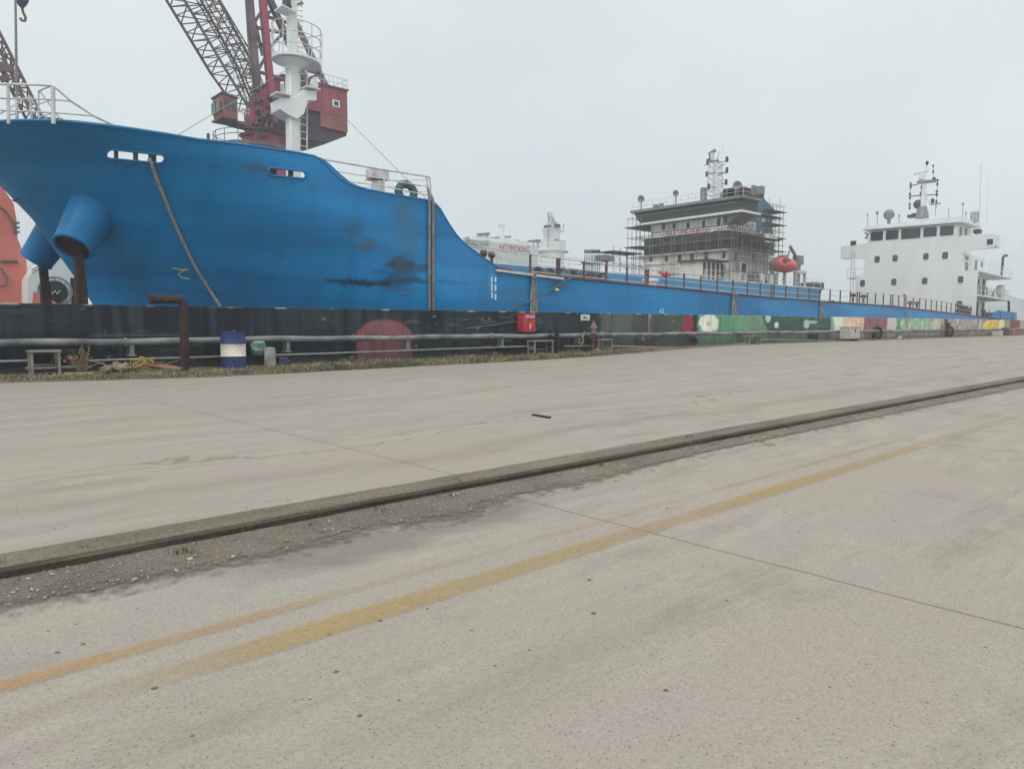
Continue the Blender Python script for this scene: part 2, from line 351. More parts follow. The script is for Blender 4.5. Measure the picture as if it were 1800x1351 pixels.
    md = mth('ABSOLUTE', mth('SUBTRACT', mth('FRACT', mth('ADD', mth('DIVIDE', mth('SUBTRACT', xx, 3.555), 5.0), .5)), .5))
    c = mix(mr(md, .0006, .0018, .75, 0), c, C(84, 74, 66, KH))
    if not near:
        c = mix(mr(mth('ADD', spx.outputs[1], mr(nse(.3, 4), 0, 1, -4, 4)), 9, 17, 0, .45), c, C(146, 142, 132, KH))
        cy = mth('ADD', mth('MULTIPLY', mr(nse(.35, 5), 0, 1, -1, 1), 1.6), mth('SUBTRACT', spx.outputs[1], 6.6))
        c = mix(mr(mth('ABSOLUTE', cy), .006, .03, .5, 0), c, C(110, 100, 88, KH))
        dk = mr(mth('ABSOLUTE', mth('SUBTRACT', spx.outputs[1], mth('ADD', 5.6, mr(nse(.3, 3), 0, 1, -.9, .9)))), .0, .35, .3, 0)
        c = mix(dk, c, C(134, 124, 112, KH))
    K.new(c, b.inputs['Base Color'])
    bp = N.new('ShaderNodeBump'); bp.inputs['Strength'].default_value = .35; bp.inputs['Distance'].default_value = .006
    K.new(sp1, bp.inputs['Height']); K.new(bp.outputs[0], b.inputs['Normal'])
    return m
M_NEAR, M_FAR = ground_mat('near_concrete', True), ground_mat('far_concrete', False)
mb = MB(); mb.add([(-400,-400,-.06),(700,-400,-.06),(700,4.29,-.06),(-400,4.29,-.06)], [(0,1,2,3)]); struct(mb, 'near_concrete_apron', M_NEAR)
mb = MB(); xs_ = [-400,-100,-30]+[i*2.0 for i in range(-10,36)]+[100,200,700]; ys_ = [4.575,6,8]+[9+i for i in range(11)]+[20.2]
mb.add([(x,y,gz(x,y)) for y in ys_ for x in xs_], [(j*len(xs_)+i, j*len(xs_)+i+1, (j+1)*len(xs_)+i+1, (j+1)*len(xs_)+i) for j in range(len(ys_)-1) for i in range(len(xs_)-1)])
struct(mb, 'far_concrete_apron', M_FAR)
# kerb beam with a dark worn face, chipped along its edge
M_KERB = mat('kerb_concrete', C(124, 116, 100, KH), .9, var=.25, scale=1.3, stretch=(.6, 3, 1), fine=.3, fscale=50, bump=.6, rust=.18, rustcol=(.14, .125, .10))
M_KERBF = mat('kerb_iron_face', C(74, 67, 58, KH), .8, var=.4, scale=2, stretch=(.5, 1, 3), fine=.3, bump=.5, rust=.45, rustcol=(.105, .085, .06))
mb = MB(); n = 900; vs = []
for i in range(n+1):
    x = -20+ (i/n)**1.6*280
    j1 = .012*(nz3(x, 0, 0, 1.7)-.5)+.02*(nz3(x, 5, 0, .25)-.5); h = .008*(nz3(x, 9, 0, 2.1)-.5)
    for y, z in ((4.33+j1, -.12),(4.33+j1, -.006+h),(4.345+j1, .005+h),(4.46, .007+h*.5),(4.575+.03*(nz3(x,3,0,3)-.5), .004)): vs.append((x, y, z))
mb.add(vs, [(i*5+k, (i+1)*5+k, (i+1)*5+k+1, i*5+k+1) for i in range(n) for k in range(1, 4)]); struct(mb, 'kerb', M_KERB)
mb = MB(); vs = []
for i in range(n+1):
    x = -20+(i/n)**1.6*280
    j1 = .012*(nz3(x, 0, 0, 1.7)-.5)+.02*(nz3(x, 5, 0, .25)-.5); h = .008*(nz3(x, 9, 0, 2.1)-.5)
    vs += [(x, 4.285+j1, -.12), (x, 4.285+j1, -.014+h), (x, 4.333+j1, -.004+h)]
mb.add(vs, [(i*3+k, (i+1)*3+k, (i+1)*3+k+1, i*3+k+1) for i in range(n) for k in (0, 1)]); struct(mb, 'kerb_rail', M_KERBF)
# gravel and dirt lying over the slab beside the kerb
def edge_y(x):
    pts = [(-30,3.8),(.2,3.72),(.44,3.90),(1.08,3.86),(1.76,3.84),(1.95,3.88),(2.36,3.96),(2.62,3.80),(3.0,3.80),(3.6,3.95),(4.63,3.93),(6.27,4.03),(8.78,4.01),(17.7,3.93),(300,3.95)]
    for (a, p), (b, q) in zip(pts, pts[1:]):
        if a <= x <= b: return p+(q-p)*(x-a)/(b-a)
    return 3.9
m = bpy.data.materials.new('gravel_dirt'); m.use_nodes = True; t = m.node_tree; N = t.nodes; K = t.links; b = N['Principled BSDF']; b.inputs['Roughness'].default_value = .95; b.inputs['Specular IOR Level'].default_value = .1
tcn = N.new('ShaderNodeTexCoord')
def q_noise(s, d, r=.6):
    n_ = N.new('ShaderNodeTexNoise'); n_.inputs['Scale'].default_value = s; n_.inputs['Detail'].default_value = d; n_.inputs['Roughness'].default_value = r; K.new(tcn.outputs['Object'], n_.inputs['Vector']); return n_.outputs['Fac']
r1 = N.new('ShaderNodeValToRGB'); K.new(q_noise(60, 5, .8), r1.inputs[0])
r1.color_ramp.elements[0].position = .32; r1.color_ramp.elements[0].color = (*C(112, 105, 96, KH), 1); r1.color_ramp.elements[1].position = .72; r1.color_ramp.elements[1].color = (*C(176, 167, 154, KH), 1)
r2 = N.new('ShaderNodeMix'); r2.data_type = 'RGBA'; r2.blend_type = 'MULTIPLY'; r2.inputs[0].default_value = .7
r3 = N.new('ShaderNodeValToRGB'); K.new(q_noise(1.6, 5), r3.inputs[0]); r3.color_ramp.elements[0].position = .35; r3.color_ramp.elements[0].color = (.75, .74, .72, 1); r3.color_ramp.elements[1].position = .65; r3.color_ramp.elements[1].color = (1.1, 1.05, 1, 1)
K.new(r1.outputs[0], r2.inputs[6]); K.new(r3.outputs[0], r2.inputs[7]); K.new(r2.outputs[2], b.inputs['Base Color'])
va = N.new('ShaderNodeVertexColor'); va.layer_name = 'Col'
mm_ = N.new('ShaderNodeMath'); mm_.operation = 'ADD'; K.new(va.outputs[0], mm_.inputs[0])
mr_ = N.new('ShaderNodeMapRange'); K.new(q_noise(14, 6, .75), mr_.inputs[0]); mr_.inputs[1].default_value = .2; mr_.inputs[2].default_value = .8; mr_.inputs[3].default_value = -.8; mr_.inputs[4].default_value = .8; m2_ = N.new('ShaderNodeMath'); m2_.operation = 'MULTIPLY_ADD'; K.new(q_noise(3.2, 5, .7), m2_.inputs[0]); m2_.inputs[1].default_value = .9; K.new(mr_.outputs[0], m2_.inputs[2]); K.new(m2_.outputs[0], mm_.inputs[1])
al = N.new('ShaderNodeMapRange'); K.new(mm_.outputs[0], al.inputs[0]); al.inputs[1].default_value = .45; al.inputs[2].default_value = 1.25; al.inputs[3].default_value = 0; al.inputs[4].default_value = 1
K.new(al.outputs[0], b.inputs['Alpha'])
bp = N.new('ShaderNodeBump'); bp.inputs['Distance'].default_value = .02; bp.inputs['Strength'].default_value = .9; K.new(q_noise(45, 5, .8), bp.inputs['Height']); K.new(bp.outputs[0], b.inputs['Normal'])
M_GRAVEL = m
mb = MB(); gx = [-6+i*.06 for i in range(450)]+[21+i*.8 for i in range(120)]; k = 14
mb.add([(x, 4.34-(4.34-edge_y(x)+.22)*j/k, -.052+.012*(1-j/k)*nz3(x, j*.3, 0, 2)) for x in gx for j in range(k+1)], [(i*(k+1)+j, (i+1)*(k+1)+j, (i+1)*(k+1)+j+1, i*(k+1)+j+1) for i in range(len(gx)-1) for j in range(k)])
o = struct(mb, 'gravel_bed', M_GRAVEL)
paint(o, lambda p: (sm(edge_y(p.x)-.22+.15*sm(4, 5.5, p.x), edge_y(p.x)+.16-.12*sm(4, 5.5, p.x), p.y),)*3)
mb = MB()
for i in range(3400):
    x = .2+random.random()**2.0*24; ey = edge_y(x); y = 4.27-random.random()**1.1*(4.31-ey+.02)
    r = .002+.007*random.random()**3; 
    a = random.random()*6; z = -.046
    p = [V((x+r*1.4*math.cos(a+t), y+r*1.4*math.sin(a+t), z+random.uniform(-.2, .2)*r)) for t in (0, 2.1, 4.2)]
    mb.add(p+[V((x, y, z+r*1.1))], [(0,1,3),(1,2,3),(2,0,3)])
M_PEB = mat('pebble_stone', C(160, 152, 140, KH), .9, var=.4, scale=30, fine=.3, fscale=90, bump=0)
tag(mb.build('pebbles', M_PEB, smooth=False), kind='stuff')
mb = MB()
for i in range(70):
    x = .2+random.random()**1.7*11; y = 4.24-random.random()*(4.30-edge_y(x)); r = random.uniform(.006, .014); a = random.random()*6; z = -.042
    u1 = V((math.cos(a), math.sin(a), random.uniform(-.3,.3)))*r; u2 = V((-math.sin(a), math.cos(a), random.uniform(0,.7)))*r*random.uniform(.3,.8)
    c = V((x, y, z)); mb.add([c-u1-u2, c+u1-u2, c+u1+u2, c-u1+u2, c+V((0,0,.006))], [(0,1,4),(1,2,4),(2,3,4),(3,0,4)])
tag(mb.build('pale_litter', mat('pale_chips', C(186, 180, 170, KH), .8, var=.3, scale=20, bump=0), smooth=False), kind='stuff')
# small weeds at the foot and on top of the kerb
def blades(mb, x, y, z, n, h, sp_, lean=.6, wd=.004):
    for i in range(n):
        a = random.random()*6.283; bx, by = x+random.gauss(0, sp_), y+random.gauss(0, sp_); hh = h*random.uniform(.4, 1.1); l = lean*hh*random.random()
        d = V((math.cos(a), math.sin(a), 0)); s_ = V((-d.y, d.x, 0))*wd*random.uniform(.6, 1.6); p = V((bx, by, z))
        mb.add([p-s_, p+s_, p+d*l*.4+V((0,0,hh*.6))+s_*.8, p+d*l*.4+V((0,0,hh*.6))-s_*.8, p+d*l+V((0,0,hh))], [(0,1,2,3),(3,2,4)])
mb = MB()
for x, y, z, n_, h in ((1.30,4.12,-.05,26,.045),(.46,4.36,0,24,.05),(3.42,4.40,0,14,.03),(3.2,4.2,-.05,14,.03),(1.98,4.45,0,12,.025),(.9,4.42,0,16,.02),(6.6,4.42,0,20,.05),(4.9,4.22,-.05,16,.04),(7.2,4.22,-.05,14,.05),(2.1,4.16,-.05,18,.03),(8.4,4.25,-.05,18,.06),(11,4.25,-.05,20,.06),(2.6,4.2,-.05,14,.03),(14,4.3,-.05,20,.08)):
    blades(mb, x, y, z, n_, h, .03, 1.0, .003)
for i in range(160):
    x = random.uniform(.3, 22); blades(mb, x, 4.25-random.random()*.12, -.05, 4, .018+.001*x, .03, 1.2, .002)
tag(mb.build('kerb_weeds', mat('weed_leaves', (.11, .125, .07), .7, var=.4, scale=8, bump=0), smooth=False), kind='stuff')
# painted lines, worn through in patches
def paint_mat(name, col, lo, hi, amax=.7):
    m = bpy.data.materials.new(name); m.use_nodes = True; t = m.node_tree; N = t.nodes; K = t.links; b = N['Principled BSDF']; b.inputs['Roughness'].default_value = .85; b.inputs['Specular IOR Level'].default_value = .1
    tcn = N.new('ShaderNodeTexCoord')
    def nse(s, d, r=.6, st=(1, 1, 1)):
        q = N.new('ShaderNodeMapping'); q.inputs['Scale'].default_value = st; K.new(tcn.outputs['Object'], q.inputs[0])
        n_ = N.new('ShaderNodeTexNoise'); n_.inputs['Scale'].default_value = s; n_.inputs['Detail'].default_value = d; n_.inputs['Roughness'].default_value = r; K.new(q.outputs[0], n_.inputs['Vector']); return n_.outputs['Fac']
    va = N.new('ShaderNodeVertexColor'); va.layer_name = 'Col'
    def mth(op, a, c):
        q = N.new('ShaderNodeMath'); q.operation = op
        for i, s_ in ((0, a), (1, c)):
            if isinstance(s_, (int, float)): q.inputs[i].default_value = s_
            else: K.new(s_, q.inputs[i])
        return q.outputs[0]
    s_ = mth('ADD', mth('MULTIPLY', nse(.9, 6), .9), mth('MULTIPLY', nse(60, 4, .8), .7))
    s_ = mth('MULTIPLY', s_, va.outputs[0])
    r = N.new('ShaderNodeMapRange'); K.new(s_, r.inputs[0]); r.inputs[1].default_value = lo; r.inputs[2].default_value = hi; r.inputs[3].default_value = 0.0; r.inputs[4].default_value = amax; K.new(r.outputs[0], b.inputs['Alpha'])
    cr_ = N.new('ShaderNodeValToRGB'); K.new(nse(40, 4, .7), cr_.inputs[0]); cr_.color_ramp.elements[0].color = (*[c*.8 for c in col], 1); cr_.color_ramp.elements[0].position = .3; cr_.color_ramp.elements[1].color = (*[c*1.12 for c in col], 1); cr_.color_ramp.elements[1].position = .7
    K.new(cr_.outputs[0], b.inputs['Base Color']); return m
def line(y0, y1, name, m, fn, wob=.02):
    mb = MB(); xs = [-3+i*.05 for i in range(500)]+[22+i*.5 for i in range(160)]; k = 10
    mb.add([(x, y0-.06+(y1-y0+.12)*j/k+wob*(nz3(x, 2, 0, .6)-.5), -.0558) for x in xs for j in range(k+1)], [(i*(k+1)+j, (i+1)*(k+1)+j, (i+1)*(k+1)+j+1, i*(k+1)+j+1) for i in range(len(xs)-1) for j in range(k)])
    o = struct(mb, name, m)
    def f_(p):
        e_ = sm(y0-.05, y0+.035, p.y)*(1-sm(y1-.035, y1+.05, p.y)); return (e_*fn(p.x),)*3
    paint(o, f_)
line(2.62, 2.80, 'yellow_marking', paint_mat('worn_yellow_paint', C(202, 174, 118, KH), .38, 1.05, .62), lambda x: .62+.48*sm(.5, 1.2, x)*(1-.5*sm(2.9, 3.3, x)*(1-sm(3.8, 4.4, x)))*(1-.78*sm(4.6, 8.5, x)))
line(2.96, 3.07, 'orange_marking', paint_mat('worn_orange_paint', C(208, 170, 120, KH), .38, 1.0, .62), lambda x: 1.02-.37*sm(.9, 1.8, x)-.12*sm(2, 9, x)+.2*sm(5, 6.5, x)*(1-sm(7, 9, x)))
# loose sticks on the apron
mb = MB(); p = W(937, 730, 2, 0); mb.bar(p+V((0,0,.012)), W(966, 735, 2, 0)+V((0,0,.012)), .05, .02)
one(mb, 'stick', M_RUST, 'dark flat stick lying on the far apron left of the kerb gap', 'stick', p)
mb = MB(); a = W(1335, 779, 2, -.06); mb.path([a+V((0,0,.01)), W(1345, 777, 2, -.06)+V((0,0,.015)), W(1350, 781, 2, -.06)+V((0,0,.01)), W(1362, 783, 2, -.06)+V((0,0,.01))], .008, 5); mb.path([W(1345, 777, 2, -.06)+V((0,0,.012)), W(1352, 785, 2, -.06)+V((0,0,.008))], .006, 5)
one(mb, 'twig', M_STICK, 'forked brown twig lying beside the gravel bed', 'twig', a)
# ------------------------------------------------------------------ verge, grass
mb = MB(); vx = [-20+i*.5 for i in range(520)]
VK = [(-30, 18.6), (2.3, 18.45), (4, 17.75), (6, 17.15), (8.3, 17.2), (12, 17.55), (16, 17.8), (20, 18.15), (25, 18.5), (30, 18.95), (400, 18.95)]
def verge_y(x):
    for (a, p), (b, q) in zip(VK, VK[1:]):
        if a <= x <= b: return p+(q-p)*(x-a)/(b-a)+.22*(nz3(x, 0, 0, .6)-.5)+.08*(nz3(x, 0, 4, 3)-.5)
    return 18.9
vs = []
for x in vx:
    y0 = verge_y(x)
    for y, z in ((y0, .006),(y0+.15, .025),(y0+.8, .07),(20.1, .09)): vs.append((x, y, gz(x, y)+z*(1-.5*sm(24, 30, x))))
mb.add(vs, [(i*4+k, (i+1)*4+k, (i+1)*4+k+1, i*4+k+1) for i in range(len(vx)-1) for k in range(3)])
struct(mb, 'verge', mat('verge_soil', C(98, 90, 76, .8), .95, var=.35, scale=1.5, fine=.35, fscale=30, bump=.7, rust=.2, rustcol=(.09, .08, .06)))
M_GRASS = mat('dry_grass', C(120, 112, 90, .75), .85, var=.4, scale=1.2, fine=.3, fscale=20, bump=0)
M_GRASS2 = mat('green_grass', C(100, 102, 80, .75), .85, var=.35, scale=1.2, fine=.3, fscale=20, bump=0)
for nm, m_, cnt, seed in (('dry_grass', M_GRASS, 24000, 1), ('green_grass', M_GRASS2, 12000, 4)):
    random.seed(seed); mb = MB()
    for i in range(cnt):
        x = random.uniform(-1, 25); y0 = verge_y(x)
        d_ = sm(.3, .75, nz3(x*1.4, y0*0+seed, 0, .9))*.85*(.25+.75*sm(7.0, 9.5, x))*(1-.8*sm(19, 23, x))
        if random.random() > d_+.08: continue
        y = y0+.05+abs(random.gauss(0, .55))
        if y > 19.2: continue
        blades(mb, x, y, gz(x, y)+.012+.055*min(1, (y-y0)/.8), 2, -.0+.06+.20*nz3(x, y, seed, .8)*(.35+.65*sm(6.5, 9, x)), .03, .8, .008)
    tag(mb.build(nm, m_, smooth=False), kind='stuff')
random.seed(11)
# ------------------------------------------------------------------ flood wall
def wx(px): return W(px, 560, 1, WY).x
ZW = 1.2+ (W(411, 538, 1, WY).z-1.2)
NAVY, NAVY2, OLV = C(36, 40, 48), C(46, 53, 57), C(84, 90, 86)
def wallcol(p):
    x, z = p.x, p.z
    n1 = nz3(x*.35, 0, z*1.1, 1.0); st = nz3(x*4.5, 3, z*.35, 1); st2 = nz3(x*14, 7, z*.8, 1)
    c = mixc(NAVY, NAVY2, sm(.3, .75, n1)); c = mixc(c, C(58, 72, 80), .5*sm(.6, .8, st)); c = mixc(c, C(30, 32, 38), .6*sm(.58, .8, nz3(x*3, 9, z*.3)))
    jx = x+.35*(nz3(x*.7, z*2, 4)-.5)+.12*(nz3(x*3, z*5, 8)-.5)
    def band(a, b, col, soft=.12, k=1.0):
        nonlocal c
        soft *= .4
        c = mixc(c, col, k*sm(wx(a)-soft, wx(a)+soft, jx)*(1-sm(wx(b)-soft, wx(b)+soft, jx)))
    def ell(px, py, rx, ry, col, k=1.0, soft=.35, nn=.35):
        nonlocal c
        soft *= .55; q = W(px, py, 1, WY); d = math.hypot((x-q.x)/rx, (z-q.z)/ry)+nn*(nz3(x*2.2, z*4, px)-.5)
        c = mixc(c, col, k*(1-sm(1-soft, 1+soft, d)))
    # pale brown-red dome on the dark part
    q = W(677, 600, 1, WY); dx = abs(x-q.x)/1.06; top = 1.38-.42*max(0, dx)**2.4
    c = mixc(c, C(124, 82, 88), .92*(1-sm(.90, 1.04, dx+.04*(st2-.5)))*(1-sm(top-.035, top+.035, z+.05*(nz3(x*5, 2, z*5)-.5)))*(.86+.14*sm(.2, .6, z)))
    band(1055, 1205, OLV, .5, .95*sm(.25, .6, nz3(x*.5, z, 2)+.15)); band(1110, 1215, C(66, 64, 70), .6, .8); band(1160, 1206, C(70, 84, 74), .4, .6)
    ell(1142, 568, .10, .9, C(150, 152, 154), .6*sm(.45, .6, st2), .3)
    ell(1210, 572, .45, .5, C(136, 54, 68), .95, .3)
    band(1228, 1320, C(96, 142, 108), .3); band(1255, 1290, C(84, 126, 104), .6, .5); band(1312, 1350, C(112, 138, 114), .5, .9)
    ell(1246, 569, .85, .47, C(206, 214, 196), 1, .22, .5); ell(1246, 569, .25, .12, C(150, 158, 140), .7)
    if z < .78: band(1228, 1420, C(92, 116, 96), .3, .8)
    # dark green field with cut corners
    a = wx(1345)+.9*(1.2-z); bq = wx(1461)
    if z > .80: c = mixc(c, C(62, 84, 76), sm(a-.08, a+.08, jx)*(1-sm(bq-.15, bq+.15, jx)))
    ell(1350, 557, .28, .3, C(180, 196, 192), .9, .2, .5); ell(1365, 571, .22, .18, C(196, 208, 200), .95, .3, .6); ell(1418, 569, .35, .25, C(160, 178, 168), .95, .25, .5); ell(1428, 566, .7, .09, C(160, 178, 168), .9, .3, .4)
    band(1461, 1468, C(142, 156, 146), .15); band(1466, 1484, C(204, 208, 196), .3); band(1482, 1521, C(208, 176, 154), .4); band(1519, 1561, C(128, 92, 94), .25); band(1560, 1578, C(186, 178, 170), .4); band(1576, 1587, C(92, 136, 108), .35)
    band(1586, 1640, C(138, 168, 142), .6); band(1638, 1664, C(178, 170, 158), .8); band(1664, 1738, C(158, 144, 138), .6)
    if 1580 < 1800 and x > wx(1584): 
        s_ = nz3(x*1.5, z*1.2, 31); c = mixc(c, C(196, 202, 182), .75*sm(.58, .68, s_)); c = mixc(c, C(110, 122, 106), .7*sm(.6, .7, nz3(x*1.2, z*1.5, 77))); c = mixc(c, C(150, 108, 108), .5*sm(.62, .72, nz3(x*.9, z*1.5, 55)))
    q = W(1747, 574, 1, WY); dd = math.hypot((x-q.x)/3.3, (z-q.z)/.62)
    c = mixc(c, C(214, 196, 120), 1-sm(.95, 1.1, dd)); c = mixc(c, C(222, 168, 78), 1-sm(.75, .9, dd))
    band(1757, 1767, C(206, 208, 170), .8); band(1766, 1776, C(140, 142, 112), .8); band(1775, 1793, C(116, 68, 74), 1); band(1793, 1850, C(160, 150, 140), 1)
    if z < .78 and x > wx(1440): c = mixc(c, C(128, 108, 108), .62)
    ell(1663, 566, .5, .7, C(56, 50, 54), .8, .4, .7)
    c = mixc(c, tuple(.72*v for v in c), .8*sm(.55, .75, st2)); c = mixc(c, tuple(1.25*v for v in c), .6*sm(.6, .8, nz3(x*20, 3, z*.5)))
    jd = abs((x+1.3)/8.4-round((x+1.3)/8.4))*8.4; c = mixc(c, tuple(.5*v for v in c), .8*(1-sm(.03, .07, jd+.03*(st2-.5))))
    # chips and scratches of pale plaster, dirt at the foot
    ch = nz3(x*6, 1, z*9); c = mixc(c, C(150, 158, 160), .8*sm(.80, .84, ch)*sm(.55, .7, nz3(x*.8, 2, z*.9)))
    c = mixc(c, C(172, 172, 170), .8*sm(ZW-.05, ZW-.015, z)*sm(.55, .66, nz3(x*2.0, 4, 0)))
    c = mixc(c, C(120, 116, 112), .22*sm(.62, .68, nz3(x*1.2, 12, z*14))*sm(.5, .62, nz3(x*.25, 5, z*2)))
    return mixc(c, C(86, 80, 72), .45*(1-sm(.05, .30, z-gz(x, 19))))
M_WALL = mat('flood_wall_paint', None, .85, attr=True, var=.12, scale=1.4, fine=.16, fscale=26, bump=.4, spec=.2)
gx = [-8+i*.065 for i in range(int(40/.065))]+[32+i*.09 for i in range(int(62/.09))]+[94+i*.8 for i in range(120)]
zs = [-.3]+[.02+(ZW-.05)*i/34 for i in range(35)]
vs = [(x, WY+.006*nz3(x*2, z*2, 0), z+(.02*(nz3(x*3, 0, 0)-.5) if z > ZW-.06 else 0)) for x in gx for z in zs]; k = len(zs)
mb = MB(); mb.add(vs, [(i*k+j, (i+1)*k+j, (i+1)*k+j+1, i*k+j+1) for i in range(len(gx)-1) for j in range(k-1)])
n0 = len(mb.v)
for i, x in enumerate(gx):
    tz = vs[i*k+k-1][2]; mb.v += [V((x, WY+.02, tz+.012)), V((x, WY+.34, tz+.012)), V((x, WY+.36, -.3))]
for i in range(len(gx)-1):
    a, b_ = n0+i*3, n0+(i+1)*3
    mb.f += [(i*k+k-1, (i+1)*k+k-1, b_, a), (a, b_, b_+1, a+1), (a+1, b_+1, b_+2, a+2)]
mb.v = [p-V((0, WY, 0)) for p in mb.v]
o = mb.build('flood_wall', M_WALL); o.location = (0, WY, 0)
paint(o, wallcol)
tag(o, 'long low flood wall, dark navy at the left and patched with green, peach and maroon paint at the right', 'wall')
# ------------------------------------------------------------------ pipes along the wall
PY = WY-.24
pts = []
for i in range(330):
    x = -8+i*.4; pts.append((x, PY, .80+.012*math.sin(x*.9)+.01*math.sin(x*2.3)))
t = thing('wall_pipe', 'thick weathered grey pipe running the whole length of the flood wall', 'pipe', (10, PY, 0))
mb = MB(); mb.path(pts, .085, 12); mb.build('pipe_run', M_PIPE, t)
for i in range(26):
    x = -3+i*4.1; mb = MB(); z0 = gz(x, 19.8)+.05; mb.box(x-.05, x+.05, PY-.03, PY+.2, z0+.42, .72); mb.box(x-.09, x+.09, PY-.05, PY+.235, z0+.38, z0+.42); mb.build('bracket', M_STEEL, t)
for i in range(16):
    x = -1+i*6.0+random.uniform(-.5, .5); mb = MB(); mb.lathe((x-.04, PY, .80+.012*math.sin(x*.9)+.01*math.sin(x*2.3)), [(.105, 0), (.112, .01), (.112, .07), (.105, .08)], 12, (1,0,0), (0,0,1)); mb.build('coupling', M_PIPE, t)
def thin(pxs, name, label, r=.026, y=WY-.42, m_=M_TPIPE):
    pts = [W(a, b, 1, y) for a, b in pxs]; out = [pts[0]]
    for a, b in zip(pts, pts[1:]):
        n_ = max(2, int((b-a).length/.7)); out += [a.lerp(b, i/n_)+V((0, 0, .012*(random.random()-.5))) for i in range(1, n_+1)]
    one(MB().path(out, r, 8), name, m_, label, 'pipe', out[0])
thin([(-40, 637), (50, 634)], 'thin_pipe', 'thin grey pipe left of the tall trestle under the thick pipe')
thin([(155, 634), (390, 626)], 'thin_pipe', 'thin grey pipe between the left trestle and the blue drum')
thin([(484, 624), (680, 617), (940, 608)], 'thin_pipe', 'thin pale pipe from the concrete bollard to the trestle below the red cabinet')
thin([(992, 608.5), (1042, 608)], 'thin_pipe', 'short thin pipe between the black post and the hydrant')
thin([(1076, 608), (1230, 612), (1318, 602)], 'thin_pipe', 'thin reddish pipe sagging to the ground right of the hydrant', m_=mat('pink_pipe', C(150, 118, 118), .7, var=.2, scale=2, rust=.2))
thin([(1338, 597), (1500, 599)], 'thin_pipe', 'thin green pipe right of the farthest trestle', .03, m_=M_GREENW)
# ------------------------------------------------------------------ trestles
def trestle(x0, x1, y0, y1, ztop, label, w_=.05):
    zb = gz((x0+x1)/2, y0)+.04; t = thing('pipe_trestle', label, 'trestle', ((x0+x1)/2, y0, zb), group='angle iron pipe trestles')
    for x in (x0, x1):
        for y in (y0, y1): MB().box(x-w_/2, x+w_/2, y-w_/2, y+w_/2, zb-.04, ztop-.045).build('leg', M_FRAME, t)
    MB().box(x0-w_, x1+w_, y0-w_, y1+w_, ztop-.043, ztop).build('top_frame', M_FRAME, t)
    for x in (x0, x1): MB().box(x-.015, x+.015, y0+w_/2, y1-w_/2, zb+.3, zb+.34).build('cross_bar', M_FRAME, t)
    MB().box(x0+w_/2, x1-w_/2, y1-.014, y1+.014, zb+.24, zb+.275).build('brace', M_FRAME, t)
p = W(55, 616, 1, 19.15); q = W(103, 616, 1, 19.15); trestle(p.x, q.x, 19.15, 19.5, p.z, 'tall grey trestle at the far left under the thick pipe')
p = W(952, 598, 1, 19.2); q = W(972, 598, 1, 19.2); trestle(p.x-.35, q.x-.02, 19.2, 19.55, p.z, 'pale trestle below the red cabinet, left of the black post')
p = W(1062, 596, 1, 19.3); q = W(1075, 596, 1, 19.3); trestle(p.x-.35, q.x, 19.3, 19.6, p.z, 'small trestle just right of the hydrant')
p = W(1318, 590, 1, 19.4); q = W(1337, 590, 1, 19.4); trestle(p.x, q.x, 19.4, 19.7, p.z, 'trestle before the green part of the wall')
# ------------------------------------------------------------------ rusty bent pipe
b0 = W(326, 652, 1, 18.75); bt = W(324, 527, 1, 18.75); bl = W(264, 527, 1, 18.75)
y = 18.75; z1 = bt.z; r = .135; x1 = b0.x; cr_ = .12
pts = [V((x1, y, -.05)), V((x1, y, z1-cr_))]+[V((x1-cr_+cr_*math.cos(a), y, z1-cr_+cr_*math.sin(a))) for a in [math.pi/2*i/6 for i in range(1, 7)]]+[V((bl.x, y, z1))]
t = thing('bent_pipe', 'thick rusty brown standpipe bent over at the top toward the left', 'pipe', (x1, y, 0))
MB().path(pts, .102, 14).build('pipe', M_RUST, t)
MB().lathe((bl.x-.02, y, z1), [(.11, 0), (.118, .02), (.118, .08), (.11, .10)], 14, (1,0,0), (0,0,1)).build('flange', M_RUST, t)
MB().path([V((bl.x+.5, y, z1+.10)), V((bl.x+.54, y, z1+.2)), V((bl.x+.60, y-.05, z1+.22))], .015, 6).build('tap', M_RUST, t)
MB().lathe((x1, y, 0), [(.22, .0), (.22, .05), (.15, .06)], 14).build('foot', M_RUST, t)
# ------------------------------------------------------------------ drum
dp = W(411, 647, 1, 19.2); zb = .06; H = W(411, 582.5, 1, 19.2).z-zb; R_ = .312
t = thing('oil_drum', 'blue steel drum with a broad white band standing in the grass by the wall', 'drum', (dp.x, 19.2, zb))
def ring(z0, z1, R0): return [(R0-.012, z0), (R0, z0+.008), (R0, z1-.008), (R0-.012, z1)]
c0 = (dp.x, 19.2, zb)
MB().lathe(c0, [(R_*.95, 0), (R_+.008, .004), (R_+.008, .03), (R_, .035), (R_, H*.33), (R_+.012, H*.335)], 32).build('lower_shell', M_DBLUE, t)
MB().lathe(c0, [(R_+.012, H*.337), (R_, H*.36), (R_, H*.64), (R_+.012, H*.665)], 32).build('white_band', M_DWHITE, t)
MB().lathe(c0, [(R_+.012, H*.667), (R_, H*.69), (R_, H*.965), (R_+.01, H*.97), (R_+.01, H*.995), (R_-.01, H), (R_-.015, H*.98), (.05, H*.98)], 32).build('upper_shell', M_DBLUE, t)
MB().lathe((dp.x+.16, 19.15, zb+H*.98), [(.035, 0), (.035, .018)], 10).build('bung', M_DSTEEL, t)
